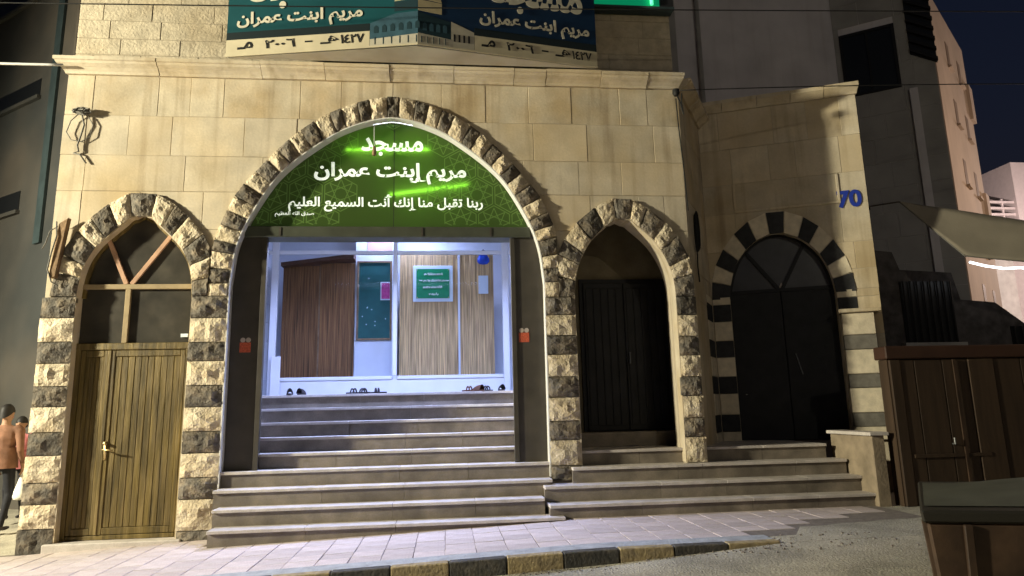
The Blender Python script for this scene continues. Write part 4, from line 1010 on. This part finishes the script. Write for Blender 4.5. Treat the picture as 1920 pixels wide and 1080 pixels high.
for k in range(16):
    z0 = 8.3+k*.22; MB().prism([(LF-.40, z0+.10), (LF+.05, z0-.22), (LF+.05, z0-.15), (LF-.40, z0+.17)], TF, .012, .09).build('louvre_slat', M('black_iron'), gb)
MB().prism([(LF-.40, 8.35), (LF+.04, 8.05), (LF+.04, 11.5), (LF-.40, 11.5)], TF, .012, .02).build('louvre_back', M('window_void'), gb)
# tan building up the side street
tbn = empty('tan_building', (16, 11, 0)); tag(tbn, 'tall tan building lit orange along the side street at right', 'building')
O0 = Vector((14.6, 8.6)); O1 = Vector((18.673, 12.062)); DO = (O1-O0).normalized(); NO = Vector((DO.y, -DO.x)); LO = (O1-O0).length
TO = lambda u, v, d: (O0.x+DO.x*u+NO.x*d, O0.y+DO.y*u+NO.y*d, v)
MB().prism(rect(0, LO, -.5, 13.87), TO, -5, 0).build('wall', M('far_tan'), tbn)
for fl_ in range(6):
    z0 = 1.8+fl_*2.0
    for k in range(2):
        u = 2.0+k*1.75
        w_ = MB().prism(rect(u, u+.42, z0+.2, z0+1.05), TO, .001, .01).build('window', M('recess_tan'), tbn)  # darker tan paints in the shade of a window recess
        MB().prism(rect(u-.06, u+.48, z0+.12, z0+.19), TO, .001, .10).build('sill', M('far_tan'), w_)
    if fl_ % 2: MB().prism(rect(LO-.5, LO+.10, z0-.75, z0+.55), TO, -.5, .10).build('bay', M('far_tan'), tbn)
MB().prism(rect(LO-.55, LO+.22, 6.2, 6.9), TO, .02, .35).build('air_conditioner', M('grey_stone'), tbn)
# pale building far right
pb = empty('pale_building', (40, 33, 0)); tag(pb, 'pale pinkish building far off at the right edge with balcony rails', 'building')
MB().box(37.4, 52, 30, 40, -1, 16.85).build('wall', M('far_pink'), pb)
MB().box(33, 37.4, 31, 40, -1, 12.2).build('wall', M('grey_stone'), pb)
for k in range(5): MB().box(33.5, 37.5, 30.2, 30.3, 12.4+k*.42, 12.55+k*.42).build('balcony_rail', M('far_pink'), pb)
for x in (34.2, 36.6): MB().box(x, x+.12, 30.31, 30.4, 12.2, 14.4).build('balcony_post', M('far_pink'), pb)
# left building across the alley
lb = empty('dark_left_building', (-9, 7, 0)); tag(lb, 'dark rendered building across the alley at the left edge', 'building')
Q0 = Vector((-6.95, 4.6)); ang = R(180-35); DQ = Vector((math.cos(ang), math.sin(ang))); NQ = Vector((-DQ.y, DQ.x))
if NQ.y > 0: NQ = -NQ
TQ = lambda u, v, d: (Q0.x+DQ.x*u+NQ.x*d, Q0.y+DQ.y*u+NQ.y*d, v)
MB().prism(rect(0, 14, -.6, 15), TQ, -4, 0).build('wall', M('left_render'), lb)
for z0, z1, u0 in ((8.22, 8.62, 1.95), (5.75, 6.18, 2.3), (3.15, 3.55, 2.6), (10.7, 11.1, 1.95)):
    for k in range(3):
        uu = u0+k*3.2; wv = MB().prism(rect(uu, uu+2.6, z0, z1), TQ, .001, .012).build('window', M('window_void'), lb)
        MB().prism(rect(uu-.05, uu+2.65, z0-.08, z0), TQ, .001, .08).build('sill', M('left_render'), wv)
MB().prism(rect(1.22, 1.46, 4.9, 11.5), TQ, .01, .06).build('teal_strip', M('teal_paint'), lb)
MB().tube([TQ(.55, -.2, .06), TQ(.55, 14, .06)], .05, 8).build('downpipe', M('left_render'), lb)
MB().box(-7.0, -4.9, 10.0, 10.4, -.6, 14).build('end_wall', M('dark_render'), lb)

# ------------------------------------------------------------------ right-hand street clutter
bwl = empty('black_stone_wall', (8.5, 1.8, 0)); tag(bwl, 'rough black wall with iron grilles behind the brown hoarding', 'wall')
MB().prism([(6.25, 0), (13, 0), (13, 2.5), (9.6, 2.55), (9.0, 3.0), (8.4, 3.05), (8.3, 3.5), (7.4, 3.55), (7.3, 3.85), (6.25, 3.95)], lambda u, v, d: (u, 1.7-d, v), -.3, 0).build('wall_body', M('black_wall'), bwl)
for x0, x1, z0, z1 in ((7.35, 8.25, 2.35, 3.35), (9.2, 10.2, 1.7, 2.6)):
    gr = MB().box(x0, x1, 1.68, 1.698, z0, z1).build('window', M('window_void'), bwl)
    for k in range(8): MB().tube([(x0+.04+k*(x1-x0-.08)/7, 1.655, z0), (x0+.04+k*(x1-x0-.08)/7, 1.655, z1)], .012, 6).build('bar', M('black_iron'), gr)
    MB().box(x0-.08, x1+.08, 1.60, 1.697, z0-.07, z0-.005).build('sill', M('grey_stone'), gr)
sh_ = MB().prism([(6.3, 3.4), (7.3, 3.4), (7.3, 4.75), (6.3, 4.75)], lambda u, v, d: (u, 2.4-d, v), -.05, 0).build('shed_panel', M('canvas')); tag(sh_, 'tan panel with dark post above the black wall', 'panel')
MB().box(6.85, 7.0, 2.33, 2.39, 3.3, 4.95).build('post', M('black_iron'), sh_)
MB().box(6.25, 7.45, 2.30, 2.39, 4.76, 4.84).build('rail', M('black_iron'), sh_)
aw = empty('canvas_awning', (8, .6, 3.3)); tag(aw, 'tan canvas awning stretched from the wall out over the right edge', 'awning')
mb = MB(); NU, NV = 18, 8
pa, pb_, pc, pd_ = Vector((6.95, .9, 4.45)), Vector((9.6, .1, 3.72)), Vector((9.3, -.1, 3.16)), Vector((7.55, .5, 3.50))
for j in range(NV+1):
    for i in range(NU+1):
        s_, t = i/NU, j/NV; top = pa.lerp(pb_, s_); bot = pa.lerp(pd_, min(1, s_*2.2)) if s_ < .4545 else pd_.lerp(pc, (s_-.4545)/.5455)
        p = top.lerp(bot, t); p.z -= .07*math.sin(math.pi*s_)*math.sin(math.pi*t)+.035*noise.noise(Vector((s_*5, t*1.2, 3)))*math.sin(math.pi*s_); mb.v.append(tuple(p))
for j in range(NV):
    for i in range(NU): mb.f.append((j*(NU+1)+i, j*(NU+1)+i+1, (j+1)*(NU+1)+i+1, (j+1)*(NU+1)+i))
cv = mb.build('canvas', M('canvas'), aw, smooth=True); sm = cv.modifiers.new('thickness', 'SOLIDIFY'); sm.thickness = .012
MB().tube([tuple(pa), tuple(pd_), tuple(pc)], .012, 6).build('edge_rope', M('wire_grey'), aw); MB().tube([tuple(pa), (6.9, 1.65, 4.6)], .012, 6).build('guy_rope', M('wire_grey'), aw)
MB().tube([(9.3, -.1, 3.16), (9.35, -.1, .3)], .03, 8).build('pole', M('steel_pole'), aw)
sl_ = empty('stall_strip_light', (8.3, 1.2, 3.3)); tag(sl_, 'bright white strip light under the canvas awning', 'lamp')
MB().tube([(8.05, 1.0, 3.52), (8.3, 1.0, 3.46), (8.6, 1.0, 3.42), (8.9, 1.0, 3.43), (9.3, 1.0, 3.38)], .018, 6).build('light_tube', M('stall_glow'), sl_)
# brown kiosk
ks = empty('wooden_hoarding', (6.3, -.7, .24)); tag(ks, 'dark brown wooden hoarding with reddish top rail beside the steps', 'hoarding')
zk = .22
MB().box(5.27, 8.6, -.72, -.56, zk, 1.93).build('body', M('kiosk_wood'), ks)
MB().box(5.23, 8.7, -.775, -.54, 1.935, 2.09).build('top_rail', M('kiosk_red'), ks, bevel=.012)
x = 5.275
for k, wv in enumerate((.14, .18, .36, .33, .34, .36, .33, .36, .36, .36)):
    MB().box(x+.004, x+wv-.004, -.745-(.012 if k in (0, 4) else 0), -.722, zk+.02, 1.925).build('board', M('kiosk_wood'), ks, bevel=.006); x += wv
MB().box(5.45, 6.42, -.765, -.748, .78, .82).build('ledge', M('kiosk_wood'), ks); MB().box(5.45, 6.42, -.765, -.748, .28, .33).build('ledge', M('kiosk_wood'), ks)
MB().box(6.08, 6.115, -.775, -.758, .4, 1.92).build('batten', M('bin_brown'), ks)
MB().tube([(5.95, -.75, .93), (5.95, -.79, .93), (5.95, -.79, 1.0)], .01, 6).build('latch', M('steel_pole'), ks)
# brown bin in the foreground
bn = empty('brown_bin', (3.6, -3.7, 0)); tag(bn, 'large brown open-topped bin with dark rim in the right foreground', 'bin')
zg = zroad(3.6)
TB = lambda u, v, d: (u, v, d)
def quad_box(pts, z0, z1, grow0=0, grow1=0):
    c = sum((Vector(p) for p in pts), Vector((0, 0)))/4; f_ = lambda p, g_: Vector(p)+(Vector(p)-c).normalized()*g_
    return [(*f_(p, grow0), z0) for p in pts]+[(*f_(p, grow1), z1) for p in pts]
BP = [(2.96, -4.18), (4.75, -4.75), (5.35, -3.35), (3.95, -2.85)]
MB().hexa(quad_box(BP, zg+.03, .70, -.05, 0)).build('body', M('bin_brown'), bn, bevel=.02)
MB().hexa(quad_box(BP, .695, .775, .03, .045)).build('rim', M('bin_rim'), bn, bevel=.015)
fq = lambda i0, i1, t, z, o_: (*(Vector(BP[i0]).lerp(Vector(BP[i1]), t)+o_), z)
for i0, i1, o_ in ((0, 1, Vector((-.1, -.32)).normalized()*.012), (0, 3, Vector((-.8, .6))*.012)):
    for t in (.12, .38, .64, .90): MB().bar(fq(i0, i1, t, zg+.06, o_*-1.5), fq(i0, i1, t, .69, o_), .05, .03, up=(o_.x, o_.y, 0)).build('rib', M('bin_brown'), bn, bevel=.006)
MB().tube([fq(0, 1, .45, .60, Vector((-.01, -.05))), fq(0, 1, .45, .60, Vector((-.03, -.09))), fq(0, 1, .58, .60, Vector((-.03, -.09))), fq(0, 1, .58, .60, Vector((-.01, -.05)))], .012, 6).build('handle', M('bin_rim'), bn)
mb = MB(); nx, ny = 16, 10
for j in range(ny+1):
    for i in range(nx+1):
        s_, t = i/nx, j/ny; q0 = Vector(BP[0]).lerp(Vector(BP[1]), s_); q1 = Vector(BP[3]).lerp(Vector(BP[2]), s_); q = q0.lerp(q1, .08+.84*t); x, y = q.x, q.y
        mb.v.append((x, y, .782+.15*math.sin(math.pi*min(1, max(0, t)))**.8*min(1, s_*1.6)+(.010*math.sin(math.pi*t))*noise.noise(Vector((x*5, y*5, 0)))))
for j in range(ny):
    for i in range(nx): mb.f.append((j*(nx+1)+i, j*(nx+1)+i+1, (j+1)*(nx+1)+i+1, (j+1)*(nx+1)+i))
mb.build('cover', M('bin_cover'), bn, smooth=True)
for x, y in ((3.3, -4.1), (4.6, -4.5), (4.9, -3.5), (3.95, -3.1)): MB().lathe([(.02, 0), (.07, .01), (.07, .05), (.02, .06)], (x, y, zg-.01), 12).build('caster', M('bin_rim'), bn)

# ------------------------------------------------------------------ people
def figure(name, label, loc, rz, H, shirt, legs, pose, long_hem=.47):
    root = empty(name, loc); tag(root, label, 'person', 'people walking in the alley')
    s_ = H/1.72
    PB = MB()
    def blob(c, r):
        n_ = len(PB.v)
        for i in range(7):
            th = math.pi*(i if i else .02)/6 if i < 6 else math.pi*.995
            for k in range(10): PB.v.append((c[0]+r[0]*math.sin(th)*math.cos(.6283*k), c[1]+r[1]*math.sin(th)*math.sin(.6283*k), c[2]+r[2]*math.cos(th)))
        for i in range(6):
            for k in range(10): PB.f.append((n_+i*10+k, n_+(i+1)*10+k, n_+(i+1)*10+(k+1) % 10, n_+i*10+(k+1) % 10))
        PB.f.append(tuple(n_+k for k in range(10))); PB.f.append(tuple(n_+60+k for k in reversed(range(10))))
    def limb(a, b, ra, rb):
        a, b = Vector(a), Vector(b); n = max(2, int((b-a).length/(min(ra, rb)*.5)))
        for i in range(n+1):
            t = i/n; r = ra+(rb-ra)*t; p = a.lerp(b, t); blob(p, (r, r, r))
    blob((0, 0, 1.60), (.078, .095, .115)); blob((0, -.02, 1.53), (.055, .07, .06)); blob((0, -.098, 1.585), (.015, .02, .022))
    for e in (-1, 1): blob((e*.078, .005, 1.59), (.014, .024, .034))
    limb((0, .01, 1.38), (0, 0, 1.52), .062, .055)
    blob((0, 0, 1.25), (.185, .125, .20)); blob((0, 0, 1.36), (.19, .10, .075)); blob((0, .005, 1.05), (.165, .12, .18)); blob((0, .01, .93), (.17, .125, .13))
    for e in (-1, 1):
        limb((e*.17, 0, 1.375), (e*.205, 0, 1.34), .06, .062)
        sh = (e*.205, 0, 1.34); el = pose['el'][0 if e < 0 else 1]; wr = pose['wr'][0 if e < 0 else 1]
        limb(sh, el, .058, .046); limb(el, wr, .043, .030)
        w = Vector(wr); blob(w+Vector((0, 0, -.045)), (.022, .038, .045))
        for k in range(4):
            b0 = w+Vector((0, -.03+.02*k, -.08)); L_ = (.050, .060, .056, .042)[k]
            limb(b0, b0+Vector((-e*.012, 0, -L_*.6)), .0105, .010); limb(b0+Vector((-e*.012, 0, -L_*.6)), b0+Vector((-e*.032, 0, -L_*.85)), .010, .009)
        limb(w+Vector((0, -.035, -.04)), w+Vector((-e*.02, -.055, -.085)), .0115, .0095)
        hip = (e*.09, 0, .92); kn = pose['kn'][0 if e < 0 else 1]; an = pose['an'][0 if e < 0 else 1]
        limb(hip, kn, .088, .06); limb(kn, an, .057, .04); a = Vector(an)
        blob(a+Vector((0, .02, -.045)), (.042, .05, .035)); blob(a+Vector((0, -.08, -.055)), (.045, .10, .027))
    me = PB.mesh(name, None, fix=False)
    tmp = bpy.data.objects.new('tmp', me); COL.objects.link(tmp)
    rm = tmp.modifiers.new('r', 'REMESH'); rm.mode = 'VOXEL'; rm.voxel_size = .0125; sm = tmp.modifiers.new('s', 'SMOOTH'); sm.iterations = 3; sm.factor = .5
    bpy.context.view_layer.update()
    out = bpy.data.meshes.new_from_object(tmp.evaluated_get(bpy.context.evaluated_depsgraph_get())); bpy.data.objects.remove(tmp)
    for m in ('skin', shirt, legs, 'shoe_dark'): out.materials.append(M(m))
    for p in out.polygons:
        c = p.center; p.use_smooth = True; z = c.z; k = 0
        if z < .07: k = 3
        elif z < .88 and abs(c.x) < .19: k = 2
        elif z < 1.43 and not (abs(c.x) > .19 and z < pose['cuff']): k = 1
        p.material_index = k
    o = link('body', out, root)
    hm = MB()
    for i in range(7):
        for k in range(16):
            th = R(90)*i/6; t = 2*math.pi*k/16; r = math.sin(th)
            hm.v.append((.088*r*math.cos(t), .012+.104*r*math.sin(t), 1.605+.122*math.cos(th)-(.085*max(0, math.sin(t)) if i == 6 else .03*max(0, math.sin(t)) if i == 5 else 0)))
    for i in range(6):
        for k in range(16): hm.f.append((i*16+k, i*16+(k+1) % 16, (i+1)*16+(k+1) % 16, (i+1)*16+k))
    h = hm.build('hair', M('hair'), root, smooth=True)
    ex = [o, h]
    for e in (-1, 1): ex.append(MB().lathe([(.001, .007), (.007, .004), (.009, 0), (.007, -.004), (.001, -.007)], (e*.033, -.089, 1.612), 8).build('eye', M('hair'), root))
    ex.append(MB().box(-.024, .024, -.101, -.088, 1.532, 1.540).build('mouth', M('poster_pink'), root))
    # open shirt hem hanging over the trousers
    hem = MB(); ring = 20
    for i, (z, rx, ry) in enumerate(((1.12, .185, .138), (1.0, .19, .145), (.88, .195, .15), (.84, .20, .152))):
        for k in range(ring):
            t = 2*math.pi*k/ring; w = 1+.03*math.sin(5*t+i); hem.v.append((rx*w*math.cos(t), ry*w*math.sin(t), z))
    for i in range(3):
        for k in range(ring): hem.f.append((i*ring+k, i*ring+(k+1) % ring, (i+1)*ring+(k+1) % ring, (i+1)*ring+k))
    ex.append(hem.build('shirt_hem', M(shirt), root, smooth=True))
    Mx = Matrix.Translation(loc) @ Matrix.Rotation(rz, 4, 'Z') @ Matrix.Scale(s_, 4)
    for q in ex: q.matrix_parent_inverse = Matrix.Identity(4); q.location = (0, 0, 0)
    root.rotation_euler = (0, 0, rz); root.scale = (s_, s_, s_)
    return root, Mx
pz1 = zpav(-6.0)-.03
pose1 = dict(el=[(-.25, .03, 1.08), (.27, .04, 1.08)], wr=[(-.25, -.06, .86), (.30, -.03, .86)], kn=[(-.10, -.06, .50), (.10, .04, .50)], an=[(-.10, .05, .09), (.10, .12, .10)], cuff=.90)
p1, m1 = figure('person', 'person in rust shirt and dark trousers walking away with a white bag', (-6.18, 1.95, -.035), R(176), 1.72, 'shirt_rust', 'trousers', pose1)
pose2 = dict(el=[(-.24, .02, 1.08), (.24, .02, 1.08)], wr=[(-.22, -.10, .88), (.22, -.10, .88)], kn=[(-.09, -.08, .50), (.09, .03, .50)], an=[(-.09, -.02, .09), (.09, .12, .10)], cuff=1.12)
p2, m2 = figure('person', 'smaller person in pink top coming up behind the one with the bag', (-6.66, 3.1, -.04), R(8), 1.56, 'shirt_pink', 'trousers', pose2)
hw = m1 @ Vector((-.25, -.06, .80))
bg_ = empty('plastic_bag', (hw.x, hw.y, hw.z-.42)); tag(bg_, 'white plastic carrier bag hanging from the hand of the person in rust', 'bag')
bb = MB(); prof = [(.012, .40), (.02, .34), (.035, .28), (.06, .2), (.085, .12), (.095, .05), (.08, .01), (.03, 0)]; ring = 16
for i, (r, z) in enumerate(prof):
    for k in range(ring):
        t = 2*math.pi*k/ring; w = r*(1+.16*noise.noise(Vector((math.cos(t)*2, math.sin(t)*2, z*9)))); bb.v.append((hw.x+w*math.cos(t), hw.y+.75*w*math.sin(t), hw.z-.40+z))
for i in range(len(prof)-1):
    for k in range(ring): bb.f.append((i*ring+k, i*ring+(k+1) % ring, (i+1)*ring+(k+1) % ring, (i+1)*ring+k))
bb.f.append(tuple(range((len(prof)-1)*ring, len(prof)*ring)))
bb.build('bag_body', M('bag_white'), bg_, smooth=True)
MB().tube([(hw.x+.012, hw.y, hw.z-.02), (hw.x, hw.y, hw.z+.015), (hw.x-.012, hw.y, hw.z-.02)], .006, 6).build('handle', M('bag_white'), bg_)
